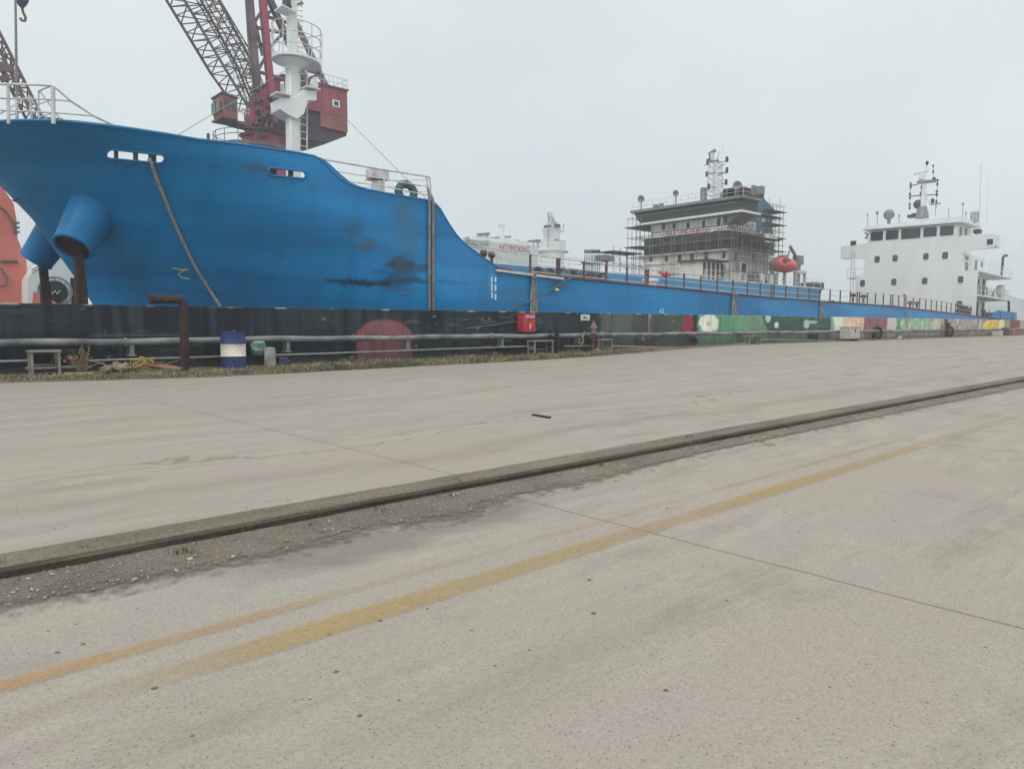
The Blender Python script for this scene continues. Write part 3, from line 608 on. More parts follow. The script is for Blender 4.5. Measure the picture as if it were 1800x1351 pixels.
# ------------------------------------------------------------------ green cloth wrapped joint, bollard
p = W(455, 609, 1, PY-.06); t = thing('wrapped_valve', 'faded green sheeting wrapped round the thick pipe right of the drum', 'wrapping', (p.x, PY, p.z-.2))
mb = MB(); vs = []; n = 16
for k in range(8):
    zz = p.z-.24+.40*k/7; rr = (.13, .17, .19, .19, .18, .19, .20, .15)[k]
    for j in range(n):
        a = 2*math.pi*j/n; q = rr*(1+.18*math.sin(3*a+k)+.1*random.random()); vs.append((p.x+q*math.cos(a), PY-.03+q*.8*math.sin(a), zz))
mb.add(vs, [(k*n+j, k*n+(j+1)%n, (k+1)*n+(j+1)%n, (k+1)*n+j) for k in range(7) for j in range(n)]+[tuple(range(7*n, 8*n)), tuple(reversed(range(n)))])
mb.build('cloth', M_GREENW, t); MB().torus((p.x, PY-.03, p.z-.10), .19, .012, n=16).build('tie', M_ROPE, t)
p = W(475, 641, 1, 19.45); q = W(475, 610, 1, 19.45)
one(MB().lathe((p.x, 19.45, .05), [(.16, 0), (.155, .2), (.15, q.z-.12), (.13, q.z-.07), (.06, q.z-.05)], 16), 'concrete_bollard', M_CONC, 'stubby pale concrete bollard in the grass right of the blue drum', 'bollard', (p.x, 19.45, .05))
p = W(498, 636, 1, 19.55); one(MB().box(p.x-.14, p.x+.12, 19.48, 19.75, .05, .30), 'plastic_tub', mat('purple_plastic', C(62, 54, 92), .5), 'small dark purple tub behind the grass beside the concrete bollard', 'tub', (p.x, 19.5, .05), bevel=.02)
# ------------------------------------------------------------------ red hose cabinet on the wall
a = W(919, 552, 1, WY-.30); b_ = W(942, 583.5, 1, WY-.30); cx_, cz_ = (a.x+b_.x)/2, (a.z+b_.z)/2; hw, hh = (b_.x-a.x)/2, (a.z-b_.z)/2
t = thing('fire_cabinet', 'red fire hose cabinet with white letters fixed to the dark wall', 'fire cabinet', (cx_, WY-.15, cz_-hh))
MB().prism([(x, WY-.27, z) for x, z in rrect(cx_, cz_, hw, hh, .06)], (0, .262, 0)).build('body', M_RED, t)
dr = MB().prism([(x, WY-.30, z) for x, z in rrect(cx_, cz_, hw-.03, hh-.03, .05)], (0, .028, 0)).build('door', M_RED, t)
MB().box(cx_-hw+.08, cx_-hw+.11, WY-.33, WY-.302, cz_-.06, cz_+.06).build('handle', M_STEEL, dr)
text('F', .30, M_TXTW, (cx_+.06, WY-.309, cz_-.13), (1,0,0), (0,0,1), t)
text('消防器材', .125, M_TXTW, (cx_+.02, WY-.309, cz_+.24), (1,0,0), (0,0,1), t)
MB().prism([(x, WY-.31, z) for x, z in rrect(cx_, cz_+hh+.015, hw+.02, .02, .015)], (0, .30, 0)).build('rain_hood', M_RED, t)
pts = [W(a_, c_, 1, WY-.03) for a_, c_ in ((820, 577), (845, 574), (870, 571), (890, 567), (905, 565), (918, 566))]
one(MB().path(pts, .012, 5), 'cable', M_ROPEG, 'pale cable drooping along the dark wall left of the red cabinet', 'cable', pts[0])
# black post, sign, hydrant
p = W(979, 626, 1, 19.35); q = W(979, 572, 1, 19.35)
t = thing('black_post', 'black pump post with a round cap between the trestle and the hydrant', 'post', (p.x, 19.35, .04))
MB().lathe((p.x, 19.35, .03), [(.15, 0), (.15, .05), (.085, .06), (.085, q.z-.12)], 14).build('post', M_BLACK, t)
MB().lathe((p.x, 19.35, q.z-.09), [(.10, 0), (.10, .04), (.06, .10), (.07, .13), (.06, .17)], 14).build('cap', M_BLACK, t)
MB().tube((p.x-.34, 19.35, q.z-.45), (p.x, 19.35, q.z-.45), .075, n=12).build('outlet', M_BLACK, t)
MB().lathe((p.x-.36, 19.35, q.z-.45), [(.12, 0), (.12, .05)], 12, (1,0,0), (0,0,1)).build('outlet_flange', M_BLACK, t)
MB().box(p.x-.36, p.x-.12, 19.30, 19.42, q.z-.30, q.z-.18).build('valve_box', M_BLACK, t)
a = W(1021, 552.5, 1, WY-.05); b_ = W(1036.5, 563, 1, WY-.05); cx_, cz_ = (a.x+b_.x)/2, (a.z+b_.z)/2
t = thing('notice_sign', 'small white notice plate high on the wall above the hydrant', 'sign', (cx_, WY-.05, b_.z))
MB().box(a.x, b_.x, WY-.06, WY-.035, b_.z, a.z).build('plate', M_SIGN, t)
for sx_ in (a.x+.08, b_.x-.08): MB().box(sx_-.02, sx_+.02, WY-.034, WY-.002, b_.z-.02, a.z-.05).build('bracket', M_STEEL, t)
MB().prism([(x, WY-.063, z) for x, z in ((cx_-.03, cz_+.05), (cx_-.16, cz_-.01), (cx_-.03, cz_-.07), (cx_-.03, cz_-.03), (cx_+.10, cz_-.03), (cx_+.10, cz_+.01), (cx_-.03, cz_+.01))], (0, .002, 0)).build('arrow', M_BLACK, t)
MB().box(cx_+.13, cx_+.2, WY-.063, WY-.061, cz_-.07, cz_-.03).build('mark', M_BLACK, t)
p = W(1043, 622, 1, 19.4); q = W(1043, 563, 1, 19.4); h = q.z-.06; c0 = (p.x, 19.4, .06)
t = thing('fire_hydrant', 'faded red hydrant with pale tiered cap standing against the wall', 'hydrant', c0)
MB().lathe(c0, [(.17, 0), (.17, .06), (.10, .08), (.10, h*.36), (.14, h*.38), (.14, h*.42), (.10, h*.45), (.10, h*.58)], 16).build('barrel', M_HYD, t)
MB().lathe(c0, [(.10, h*.585), (.16, h*.60), (.16, h*.64), (.11, h*.66), (.11, h*.74), (.15, h*.75), (.15, h*.79), (.12, h*.82), (.08, h*.92), (.04, h*.94), (.04, h)], 16).build('cap', M_HYDT, t)
for sg in (-1, 1): MB().lathe((p.x+sg*.09, 19.38, .06+h*.50), [(.055, 0), (.055, .07), (.075, .075), (.075, .11)], 12, (sg, 0, 0), (0,0,1)).build('nozzle', M_HYD, t)
MB().lathe((p.x, 19.27, .06+h*.52), [(.07, 0), (.07, .10), (.09, .105), (.09, .15)], 12, (0,-1,0), (0,0,1)).build('nozzle', M_HYD, t)
p = W(1013, 596, 1, PY-.05); one(MB().path([W(1028, 584, 1, PY-.1), W(1024, 592, 1, PY-.12), W(1025, 600, 1, PY-.1), W(1022, 606, 1, PY-.1)], .05, 8), 'rag', M_BAG, 'brown rag hung over the thick pipe left of the hydrant', 'rag', p)
p = W(1050, 617, 1, 19.2); mb = MB().ball(p+V((0,0,.0)), .14, .9); one(mb, 'sandbag', M_BAG, 'pale sack lying at the foot of the hydrant', 'sack', p)
# electrical cabinet, wall tyres, yellow drum
p = W(1493, 600, 1, 18.9); q = W(1512, 575, 1, 18.9); z0 = gz(50, 18.9)+.03
t = thing('electric_cabinet', 'grey double door electric cabinet on short legs before the peach painted wall', 'cabinet', ((p.x+q.x)/2, 18.9, z0))
MB().box(p.x, q.x, 18.9, 19.5, z0+.10, q.z).build('body', M_CABG, t, bevel=.02)
xm = (p.x+q.x)/2
for x0, x1 in ((p.x+.03, xm-.01), (xm+.01, q.x-.03)):
    d = MB().box(x0, x1, 18.875, 18.897, z0+.16, q.z-.06).build('door', M_CABG, t, bevel=.006)
    MB().box((x1 if x1 < xm else x0)-.05, (x1 if x1 < xm else x0)+.05, 18.85, 18.874, z0+.55, z0+.68).build('handle', M_DSTEEL, d)
for x in (p.x+.1, q.x-.1): MB().box(x-.05, x+.05, 18.95, 19.45, z0-.03, z0+.098).build('leg', M_DSTEEL, t)
MB().box(p.x-.03, q.x+.03, 18.86, 19.53, q.z+.001, q.z+.03).build('roof', M_CABG, t)
for px, py, r_, lb in ((1542, 594, .48, 'old tyre leaning on the maroon stretch of wall'), (1669, 583, .5, 'black tyre hung on the wall beside the dark crack')):
    p = W(px, py, 1, WY-.2); z = max(p.z, gz(60, 19)+.06+r_*.8) if px < 1600 else p.z
    t = thing('tyre', lb, 'tyre', (p.x, WY-.2, z-r_), group='tyres along the wall')
    MB().torus((p.x, WY-.2, z), r_*.72, r_*.26, (0.25, 1, 0)).build('tread', M_RUBBER, t)
    MB().torus((p.x, WY-.2, z), r_*.48, r_*.09, (0.25, 1, 0)).build('bead', M_DSTEEL, t)
p = W(1527, 600, 1, 18.9); one(MB().bar(W(1528, 601, 1, 19)+V((0,0,.05)), W(1540, 598, 1, 19)+V((0,0,.12)), .12, .05), 'red_plank', M_HYD, 'reddish plank leaning by the tyre on the ground', 'plank', p)
p = W(1580, 597, 1, 19.3); one(MB().tube(W(1577, 597, 1, 19.3), W(1583, 593, 1, 19.5), .12, n=10), 'concrete_offcut', M_CONC, 'pale concrete pipe offcut tipped against the wall', 'pipe offcut', p)
p = W(1665, 598, 1, 19.6); q = W(1664, 572, 1, 19.6)
t = thing('wall_stanchion', 'dark rusty upright standing against the wall at the crack', 'post', (p.x, 19.6, .2)); MB().box(p.x-.2, p.x+.2, 19.5, 19.7, .15, q.z+.1).build('upright', M_RUST, t); MB().box(p.x-.4, p.x+.4, 19.45, 19.75, q.z+.101, q.z+.22).build('head', M_RUST, t)
for px, w_, hh_, mt, lb in ((1770, .8, .9, M_HYD, 'reddish crate pile at the far right end of the wall'), (1786, 1.6, .6, M_SHEET, 'low heap of rusty scrap at the far right end of the wall'), (1757, .7, .5, M_CABG, 'grey box on the ground beside the yellow arch on the wall')):
    p = W(px, 590, 1, 19.0); z = gz(60, 19)+.02; mb = MB()
    for i in range(5): a = random.uniform(-w_, w_); mb.box(p.x+a, p.x+a+w_*.7, 18.9+.1*i, 19.2+.1*i, z, z+hh_*random.uniform(.4, 1))
    one(mb, 'scrap_pile', mt, lb, 'scrap pile', (p.x, 19, z))
# ------------------------------------------------------------------ debris at the foot of the wall, left
p = W(238, 640, 1, 19.0); t = thing('debris_heap', 'heap of dry branches and dirty sacking lying left of the rusty standpipe', 'debris', (p.x, 19, .07))
mb = MB()
for i in range(22):
    a = V((p.x+random.uniform(-1.3, .8), 18.95+random.uniform(0, .5), .09+random.random()*.15)); d = V((random.uniform(-1,1), random.uniform(-.4,.4), random.uniform(-.08,.22)))*.6
    mb.path([a, a+d*.5+V((0,0,.03)), a+d], .012, 5, .006)
mb.build('branches', M_STICK, t)
mb = MB()
for i in range(11):
    c = V((p.x-.35+random.uniform(-.3, .45), 19.0+random.uniform(0, .3), .12+.14*random.random())); mb.ball(c, random.uniform(.08, .17), .7, 7)
for v in mb.v: v += V((random.uniform(-.03,.03), random.uniform(-.03,.03), random.uniform(-.03,.03)))
mb.build('sacking', M_BAG, t)
p = W(252, 640, 1, 18.9); t = thing('net_bundle', 'tangled bundle of yellow netting beside the rusty standpipe', 'net', (p.x, 18.95, .07))
mb = MB()
for i in range(15):
    c = V((p.x+random.uniform(-.16, .16), 18.95+random.uniform(-.05, .2), .12+random.random()*.22)); pts = [c+V((.16*math.sin(k*1.1+i), .1*math.cos(k*1.7+i), .14*math.sin(k*.8+i*2))) for k in range(7)]
    mb.path([V((q.x, q.y, max(q.z, .09))) for q in pts], .010, 5)
mb.build('strands', M_YROPE, t)
p = W(295, 648, 1, 18.7); t = thing('rusty_plate', 'rust brown steel sheet lying tilted at the foot of the bent standpipe', 'sheet', (p.x, 18.7, .06))
q = [W(262, 642, 1, 18.75), W(285, 640, 1, 18.9), W(330, 651, 1, 18.9), W(318, 662, 1, 18.4), W(292, 660, 1, 18.4)]
q = [V((a.x, a.y, max(a.z, .085+.02*i))) for i, a in enumerate(q)]; MB().prism(q, (0, 0, .012)).build('sheet', M_SHEET, t)
p = W(140, 652, 1, 18.9); one(MB().box(p.x-.28, p.x+.28, 18.85, 19.1, .06, .12), 'yellow_tray', M_YROPE, 'flat yellow-green tray on the verge right of the tall trestle', 'tray', (p.x, 18.9, .06), bevel=.01)
p = W(118, 636, 1, 19.3); mb = MB()
for i in range(14): c = V((p.x+random.uniform(-.35,.35), 19.25+random.uniform(0,.3), .3+random.uniform(-.05,.22))); mb.add([c+V((random.uniform(-.07,.07), random.uniform(-.06,.06), random.uniform(-.06,.06))) for _ in range(8)], [(0,1,2,3),(4,5,6,7),(0,1,5,4),(2,3,7,6)])
one(mb, 'rubble', M_PINK, 'pinkish brick rubble on a ledge right of the tall trestle', 'rubble', (p.x, 19.3, .2))
p = W(131, 650, 1, 19.2); q = W(131, 632, 1, 19.2); one(MB().box(p.x-.9, p.x+.12, 19.2, 19.6, .22, .26).box(p.x+.05, p.x+.10, 19.22, 19.27, .06, .219).box(p.x-.88, p.x-.83, 19.22, 19.27, .06, .219), 'low_bench', M_FRAME, 'low plank bench carrying the pink rubble', 'bench', (p.x, 19.2, .06))
def bush(px, py, y, h, wdt, n_, lb, m_):
    p = W(px, py, 1, y); mb = MB()
    t = thing('weed_plant', lb, 'plant', (p.x, y, .07)); stem = MB()
    for i in range(n_):
        a = random.random()*6.28; l = random.random(); tip = V((p.x+math.cos(a)*wdt*l, y+math.sin(a)*wdt*.5*l, .07+h*(1-.4*l)*random.uniform(.5, 1))); base = V((p.x+random.uniform(-.04,.04), y, .06)); mid = base.lerp(tip, .55)+V((0,0,.06*h))
        stem.path([base, mid, tip], .005, 4, .002)
        for k in range(11):
            c = base.lerp(mid, k/5) if k < 5 else mid.lerp(tip, (k-5)/5); d = V((random.uniform(-1,1), random.uniform(-1,1), random.uniform(-.3,.8))).normalized()*.055; s_ = d.cross(V((random.random(), random.random(), random.random()))).normalized()*.014
            mb.add([c, c+d*.5+s_, c+d, c+d*.5-s_], [(0,1,2,3)])
    stem.build('stems', M_STICK, t); mb.build('leaves', m_, t, smooth=False)
bush(148, 650, 19.0, .75, .42, 40, 'scraggly dry weed bush before the thick pipe at the left', mat('dull_leaves', C(104, 104, 80, .7), .8, var=.4, scale=9, bump=0))
bush(1065, 626, 18.9, .3, .4, 26, 'low reddish weed clump in front of the small trestle', mat('rusty_leaves', C(140, 108, 80, .7), .8, var=.4, scale=9, bump=0))
bush(1010, 628, 18.7, .32, .5, 34, 'yellow green grass clump before the hydrant', M_GRASS2)
bush(620, 642, 18.4, .28, .5, 30, 'low dry weed clump below the reddish dome on the wall', M_GRASS)
bush(870, 636, 18.3, .26, .5, 30, 'brownish weed tuft left of the pale trestle', M_GRASS)
# ------------------------------------------------------------------ SHIP 1 (blue tanker), frame trimmed by the stern
TR = Matrix.Rotation(math.radians(1.27), 3, 'Y')
ship = thing('cargo_ship', 'blue coastal tanker moored along the flood wall with white bridge house aft', 'ship', (20, 24, 3.60), TR)
M1 = ROOT[ship.name]
def l1(px, py, y=0.0): return L(px, py, 1, y, M1)
HB = 6.5
prof = []
for px, py in ((555, 275), (562, 278), (572, 288), (585, 303), (600, 317), (620, 326), (645, 333), (690, 342), (752, 352), (763, 356), (772, 366), (785, 388), (800, 410), (818, 430), (835, 442), (852, 455), (866, 463), (874, 470)):
    q = l1(px, py); prof.append((q.x, q.z))
a = l1(520, 268); b_ = l1(350, 242)
prof = [(-18.5, b_.z+.25), (-15, b_.z+.18), (b_.x, b_.z), (a.x, a.z)]+prof+[(prof[-1][0]+1, 0.0), (25, -.04), (45, .22), (70, .05), (90, 0)]
def ztop(x):
    for (x0, z0), (x1, z1) in zip(prof, prof[1:]):
        if x0 <= x <= x1: return z0+(z1-z0)*(x-x0)/(x1-x0)
    return prof[-1][1] if x > 0 else prof[0][1]
stem = [(-4.6, -13.0), (-2.2, -13.05), (-1.65, -13.35), (-.95, -13.77), (1.03, -15.05), (1.95, -15.83), (3.6, -17.4), (5, -18.4)]
def xs(z):
    for (z0, x0), (z1, x1) in zip(stem, stem[1:]):
        if z0 <= z <= z1: return x0+(x1-x0)*(z-z0)/(z1-z0)
    return stem[0][1] if z < 0 else stem[-1][1]
XE = -1.0; XST = 83.5
def hb(x, z):
    w_ = max(0, min(1, (z+2.5)/6.0)); Ln = 13.5-5.5*w_
    s_ = max(0, min(1, (x-xs(z))/Ln)); p_ = 1.9+.5*w_; q_ = .95-.42*w_
    h = HB*(1-(1-s_)**p_)**q_ if s_ > 0 else 0
    return h*(1-.10*sm(66, 84, x)*(1-.6*w_))
def nearpt(x, z): return V((x, HB-hb(x, z), z))
def hull_hit(px, py):
    Mi = M1.inverted(); o = Mi @ EY; d = (Mi.to_3x3() @ ray(px, py)).normalized(); t_ = 10.0
    while t_ < 140:
        q = o+d*t_
        if q.y >= HB-hb(q.x, q.z) and q.x > xs(q.z) and q.y > -.01: return q
        t_ += .02
    return l1(px, py)
tops = []; xq = -17.55
while xq < XE: tops.append(xq); xq += .06 if xq < -16.5 else .14
while xq < 5: tops.append(xq); xq += .09
while xq < XST: tops.append(xq); xq += 1.0
tops.append(XST); NL = 64; ZB = -4.4
x00 = xs(ztop(-17)); rows = []
for xt in tops:
    zt = ztop(xt); row = []
    for j in range(NL+1):
        z = ZB+(zt-ZB)*j/NL
        if xt < XE:
            s_ = (xt-tops[0])/(XE-tops[0]); x = xs(z)+s_*(XE-xs(z))
        else: x = xt
        row.append((x, z))
    rows.append(row)
mb = MB(); vs = []
for row in rows: vs += [nearpt(x, z) for x, z in row]
n1 = len(vs)
for row in rows: vs += [V((x, HB+hb(x, z), z)) for x, z in row]
k = NL+1; R1 = len(rows); fs = []
for i in range(R1-1):
    for j in range(NL):
        fs.append((i*k+j, (i+1)*k+j, (i+1)*k+j+1, i*k+j+1)); fs.append((n1+i*k+j, n1+i*k+j+1, n1+(i+1)*k+j+1, n1+(i+1)*k+j))
for j in range(NL): fs.append(((R1-1)*k+j, n1+(R1-1)*k+j, n1+(R1-1)*k+j+1, (R1-1)*k+j+1))
mb.add(vs, fs)
hull = mb.build('hull', M_HULL, ship, local=True)
import bmesh
bm = bmesh.new(); bm.from_mesh(hull.data); bmesh.ops.remove_doubles(bm, verts=bm.verts, dist=.004); bmesh.ops.recalc_face_normals(bm, faces=bm.faces)
bm.to_mesh(hull.data); bm.free()
sd_ = hull.modifiers.new('s', 'SOLIDIFY'); sd_.thickness = .07; sd_.offset = -1
# mooring slots cut right through both bulwarks
slots = []
for (xa, ya), (xb, yb), hh in (((186, 271), (289, 280.5), .115), ((471, 301), (537, 308.5), .125)):
    A, B = hull_hit(xa, ya), hull_hit(xb, yb); slots.append((A, B, hh))
cut = MB()
for A, B, hh in slots:
    poly = []
    for i in range(9): t_ = math.pi/2+math.pi*i/8; poly.append((A.x+hh+hh*math.cos(t_), A.z+hh*math.sin(t_)))
    for i in range(9): t_ = -math.pi/2+math.pi*i/8; poly.append((B.x-hh+hh*math.cos(t_), B.z+hh*math.sin(t_)))
    cut.prism([(x, -1.5, z) for x, z in poly], (0, 16, 0))
co = cut.build('cutter', M_HULL, ship, local=True)
bo = hull.modifiers.new('b', 'BOOLEAN'); bo.operation = 'DIFFERENCE'; bo.object = co; bo.solver = 'EXACT'
bpy.context.view_layer.update()
dg = bpy.context.evaluated_depsgraph_get(); dg.update()
nm = bpy.data.meshes.new_from_object(hull.evaluated_get(dg)); hull.modifiers.clear(); hull.data = nm; bpy.data.objects.remove(co)
nm.shade_smooth(); nm.set_sharp_from_angle(angle=math.radians(35))
HBLU, HDRK, HGRY = C(3, 115, 170), C(1, 97, 149), C(36, 100, 136)
scuffs = []
def scuff(px, py, rx, rz, col, k_, soft=.5, nn=.8): q = hull_hit(px, py); scuffs.append((q.x, q.z, rx, rz, col, k_, soft, nn))
DK = C(28, 40, 52)
scuff(705, 465, .58, .36, DK, .82, .25, 1.1); scuff(728, 470, .7, .22, DK, .7, .3, 1.2); scuff(690, 480, .9, .10, DK, .6, .3, 1.2); scuff(640, 497, 1.35, .11, C(16, 44, 66), .95, .2, .6); scuff(715, 492, .8, .15, DK, .75, .3, 1.2); scuff(790, 496, 1.3, .05, C(24, 62, 92), .8); scuff(645, 432, .36, .30, C(60, 84, 104), .7, .25, 1.2); scuff(700, 508, .7, .12, C(48, 66, 78), .55); scuff(622, 402, .4, .3, C(24, 72, 110), .6)
scuff(712, 400, .5, 1.3, C(44, 96, 118), .55, .8); scuff(705, 375, .4, .3, C(48, 82, 104), .5); scuff(815, 470, 1.4, .9, C(40, 110, 160), .5); scuff(453, 295, .35, .12, C(60, 66, 84), .6); scuff(905, 520, 1.0, .4, C(38, 100, 126), .6); scuff(865, 500, .18, .5, C(150, 176, 186), .15)
scuff(560, 470, 3.0, .25, C(30, 112, 172), .4); scuff(300, 520, 2.5, .35, C(54, 110, 160), .35, .8, .5); scuff(980, 503, .6, .2, C(40, 84, 108), .7); scuff(1010, 530, 3, .3, C(40, 116, 172), .5)
scuff(1405, 540, 1.2, .4, C(36, 110, 150), .5); scuff(1560, 548, 2, .25, C(60, 108, 160), .5)
def hullcol(p):
    x, z = p.x, p.z
    n_ = nz3(x*.12, 2, z*.9); c = mixc(HDRK, HBLU, sm(.25, .7, n_)); c = mixc(c, C(10, 118, 172), .45*sm(.55, .75, nz3(x*.3, 8, z*2.2)))
    c = mixc(c, C(4, 86, 124), .25*sm(.58, .72, nz3(x*1.6, 5, z*.35)))
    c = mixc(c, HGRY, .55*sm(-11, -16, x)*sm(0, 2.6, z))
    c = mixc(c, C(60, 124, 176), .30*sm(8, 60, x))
    for sx_, sz_, rx, rz, col, k_, so_, nn in scuffs:
        dx, dz = (x-sx_)/rx, (z-sz_)/rz
        if abs(dx) < 2.2 and abs(dz) < 2.2:
            d = math.hypot(dx, dz)+nn*(nz3(x*2.5, sx_, z*6)-.5)
            c = mixc(c, col, k_*(1-sm(1-so_, 1+so_, d)))
    return c
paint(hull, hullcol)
# decks
def deck_poly(z, x0, x1, inset=.1, n_=40):
    A, B = [], []
    for i in range(n_+1):
        x = x0+(x1-x0)*i/n_; h = max(.02, hb(x, z)-inset); A.append((x, HB-h, z)); B.append((x, HB+h, z))
    mb = MB(); mb.add(A+B, [(i, i+1, n_+1+i+1, n_+1+i) for i in range(n_)]); return mb
M_DECK = mat('deck_green_red', C(110, 80, 76, .8), .8, var=.2, scale=1)
deck_poly(-.06, -2, XST-.1).build('main_deck', M_DECK, ship, local=True)
deck_poly(1.55, -16.3, -3).build('forecastle_deck', M_DECK, ship, local=True)
MB().box(-3.0, -2.9, .3, 2*HB-.3, -.05, 1.56).build('forecastle_bulkhead', M_WHITE, ship, local=True)
# slot rims and roller posts
for A, B, hh in slots:
    pts = []; 
    for i in range(9): t_ = math.pi/2+math.pi*i/8; pts.append((A.x+hh+hh*math.cos(t_), A.z+hh*math.sin(t_)))
    for i in range(9): t_ = -math.pi/2+math.pi*i/8; pts.append((B.x-hh+hh*math.cos(t_), B.z+hh*math.sin(t_)))
    P3 = [nearpt(x, z)+V((0, -.02, 0)) for x, z in pts]; P3.append(P3[0])
    rim = MB().path(P3, .035, 6, caps=False).build('mooring_slot', M_BLUE, ship, local=True)
for px0, px1, py, m_ in ((202, 213, 274, M_DSTEEL), (236, 248, 277, M_DSTEEL), (262, 281, 279.5, M_DSTEEL), (478, 492, 304, M_DSTEEL), (511, 521, 306.5, M_DSTEEL)):
    A, B = hull_hit(px0, py), hull_hit(px1, py); c = (A+B)/2+V((0, .22, 0)); hw = abs(B.x-A.x)/2*1.05
    MB().lathe((c.x, c.y, c.z-.2), [(hw, 0), (hw*.85, .06), (hw*.85, .34), (hw, .4)], 12).build('roller', m_, ship, local=True)
A, B = hull_hit(493, 304), hull_hit(510, 306); c = (A+B)/2; MB().box(A.x, B.x, c.y+.5, c.y+1.0, c.z-.3, c.z+.02).build('chock_block', M_STEEL, ship, local=True)
# rolled top edge of the bulwark
pts = [nearpt(x, ztop(x)) for x in [-16.9+i*.3 for i in range(66)]]; MB().path([q+V((0,.02,.0)) for q in pts], .05, 6).build('bulwark_cap', M_BLUE, ship, local=True)
pts = [V((x, 2*HB-q.y, q.z)) for x, q in [(q.x, q) for q in pts]]; MB().path(pts, .05, 6).build('bulwark_cap', M_BLUE, ship, local=True)
# anchor bolsters: tapered drums leaning out of the flare, dark mouth, chain shank
def bolster(side):
    T = hull_hit(158, 366); Bm = None
    a0 = V((T.x+.15, T.y+.25, T.z+.02)); a1 = L(127, 434, 1, T.y-.42, M1)
    ax = (a1-a0); ln = ax.length; ax.normalize()
    if side: f_ = lambda p: V((p.x, 2*HB-p.y, p.z))
    else: f_ = lambda p: p
    def bld(mb): mb.v = [f_(p) for p in mb.v]; return mb
    R0, R1_ = .74, .56
    b_ = bld(MB().lathe(a0-ax*.45, [(R0+.1, 0), (R0, .45), (R1_+.03, .45+ln*.92), (R1_+.03, .45+ln), (R1_-.04, .45+ln+.015), (R1_-.07, .45+ln-.02)], 28, ax, (1,0,0))).build('anchor_bolster', M_BLUE, ship, local=True)
    bld(MB().torus(a0+ax*(ln-.01), R1_+.0, .055, ax, 28, 8)).build('mouth_lip', M_BLUE, b_, local=True)
    bld(MB().lathe(a0, [(R1_-.06, ln-.005), (R1_-.075, ln-.06), (R1_-.12, ln-.5), (.05, ln-.52)], 28, ax, (1,0,0))).build('mouth', M_RUST, b_, local=True)  # dark rust colour on the inner wall stands in for the shade inside
    c0 = a1-ax*.35; c1 = V((c0.x+.14, c0.y+.06, -3.0)); sh = MB()
    zt_ = c0.z-.35
    sh.bar(c0, V((c0.x+.03, c0.y, zt_)), .26, .20); sh.bar(V((c0.x+.03, c0.y, zt_)), V((c0.x+.08, c0.y+.03, zt_-.9)), .34, .26); sh.bar(V((c0.x+.08, c0.y+.03, zt_-.9)), c1, .40, .32)
    bld(sh).build('anchor_shank', M_RUST, ship, local=True)
    fl = MB().ball(V((c0.x+.03, c0.y-.02, zt_-.02)), .27, .6, 10); bld(fl).build('anchor_shackle', M_RUST, ship, local=True)
bolster(0); bolster(1)
# bow rails and jackstaff
yb = 1.6; bp_ = lambda px, py, y=yb: L(px, py, 1, y, M1)
t_ = MB()
top = [(-60, 150), (0, 148), (60, 149), (90, 150.5), (101, 157), (125, 178), (165, 204), (207, 224)]
t_.path([bp_(*q) for q in top], .035, 6)
t_.path([bp_(*q) for q in ((-60, 171), (0, 173), (92, 175), (125, 178))], .025, 6); t_.path([bp_(*q) for q in ((-60, 195), (0, 194), (95, 198), (165, 204))], .025, 6)
t_.path([bp_(90, 150.5), L(68, 160, 1, 9, M1), L(68, 214, 1, 9, M1)], .03, 6); t_.path([bp_(92, 175), L(69, 183, 1, 9, M1)], .02, 6); t_.path([bp_(95, 198), L(70, 206, 1, 9, M1)], .02, 6)
br = t_.build('bow_railing', M_RAILW, ship, local=True)
for px, py, y in ((93, 152, yb), (14, 150, yb), (29, 172, 4), (54, 170, 7)):
    A = L(px, py, 1, y, M1); B = L(px+1, 218, 1, y, M1); MB().tube(A, B, .06 if px == 93 else .045, n=8).build('stanchion', M_RAILW, br, local=True)
for q in (((50, 170), (0, 200), 7), ((70, 160), (110, 215), 9), ((50, 169), (85, 214), 6), ((14, 203), (40, 196), 4)):
    MB().tube(L(*q[0], 1, q[2], M1), L(*q[1], 1, q[2], M1), .028, n=6).build('brace', M_RAILW, br, local=True)
MB().tube(L(27, -12, 1, 6.5, M1), L(30, 208, 1, 6.5, M1), .035, .05, 8).build('jackstaff', M_STEEL, ship, local=True)
# waist rails on the step of the bulwark
y0 = .12; q = lambda px, py, y=y0: l1(px, py, y)
rb = MB(); rb.path([q(569, 280), q(660, 296), q(755, 311)], .035, 6); rb.path([q(590, 301), q(660, 312), q(750, 328)], .022, 6); rb.path([q(612, 319), q(660, 325), q(752, 343)], .022, 6)
wr = rb.build('waist_railing', M_RAILW, ship, local=True)
for px, py, yy in ((675, 299, 341), (750, 311, 352), (755, 311, 352)): MB().tube(q(px, py), q(px+(4 if px > 700 else 0), yy), .032, n=6).build('stanchion', M_RAILW, wr, local=True)
rb = MB(); yy = 12.6
for dz in (0, -.35, -.7): rb.path([l1(640, 318, yy)+V((0,0,dz)), l1(752, 316, yy)+V((0,0,dz))], .025, 6)
rb.build('waist_railing', M_RAILW, ship, local=True)
# mushroom vent head, oval towing chock
A = l1(664, 335, 2.0); B = l1(664, 297, 2.0); vt = MB().tube(A+V((0,0,-.4)), V((A.x, 2, B.z-.5)), .26, n=14).build('vent_post', M_RAILW, ship, local=True)
MB().box(A.x-.38, A.x+.38, 1.7, 2.35, B.z-.45, B.z).build('vent_head', M_RAILW, vt, local=True, bevel=.05)
A = l1(714, 338, .35); MB().torus(A, .36, .16, (0, 1, 0), 22, 8, .85).build('towing_chock', M_GREEN, ship, local=True)
A = l1(366, 244, 1.5); B = l1(366, 235, 1.5); MB().tube(A-V((0,0,.4)), B, .05, n=8).build('lamp_post', M_DSTEEL, ship, local=True)
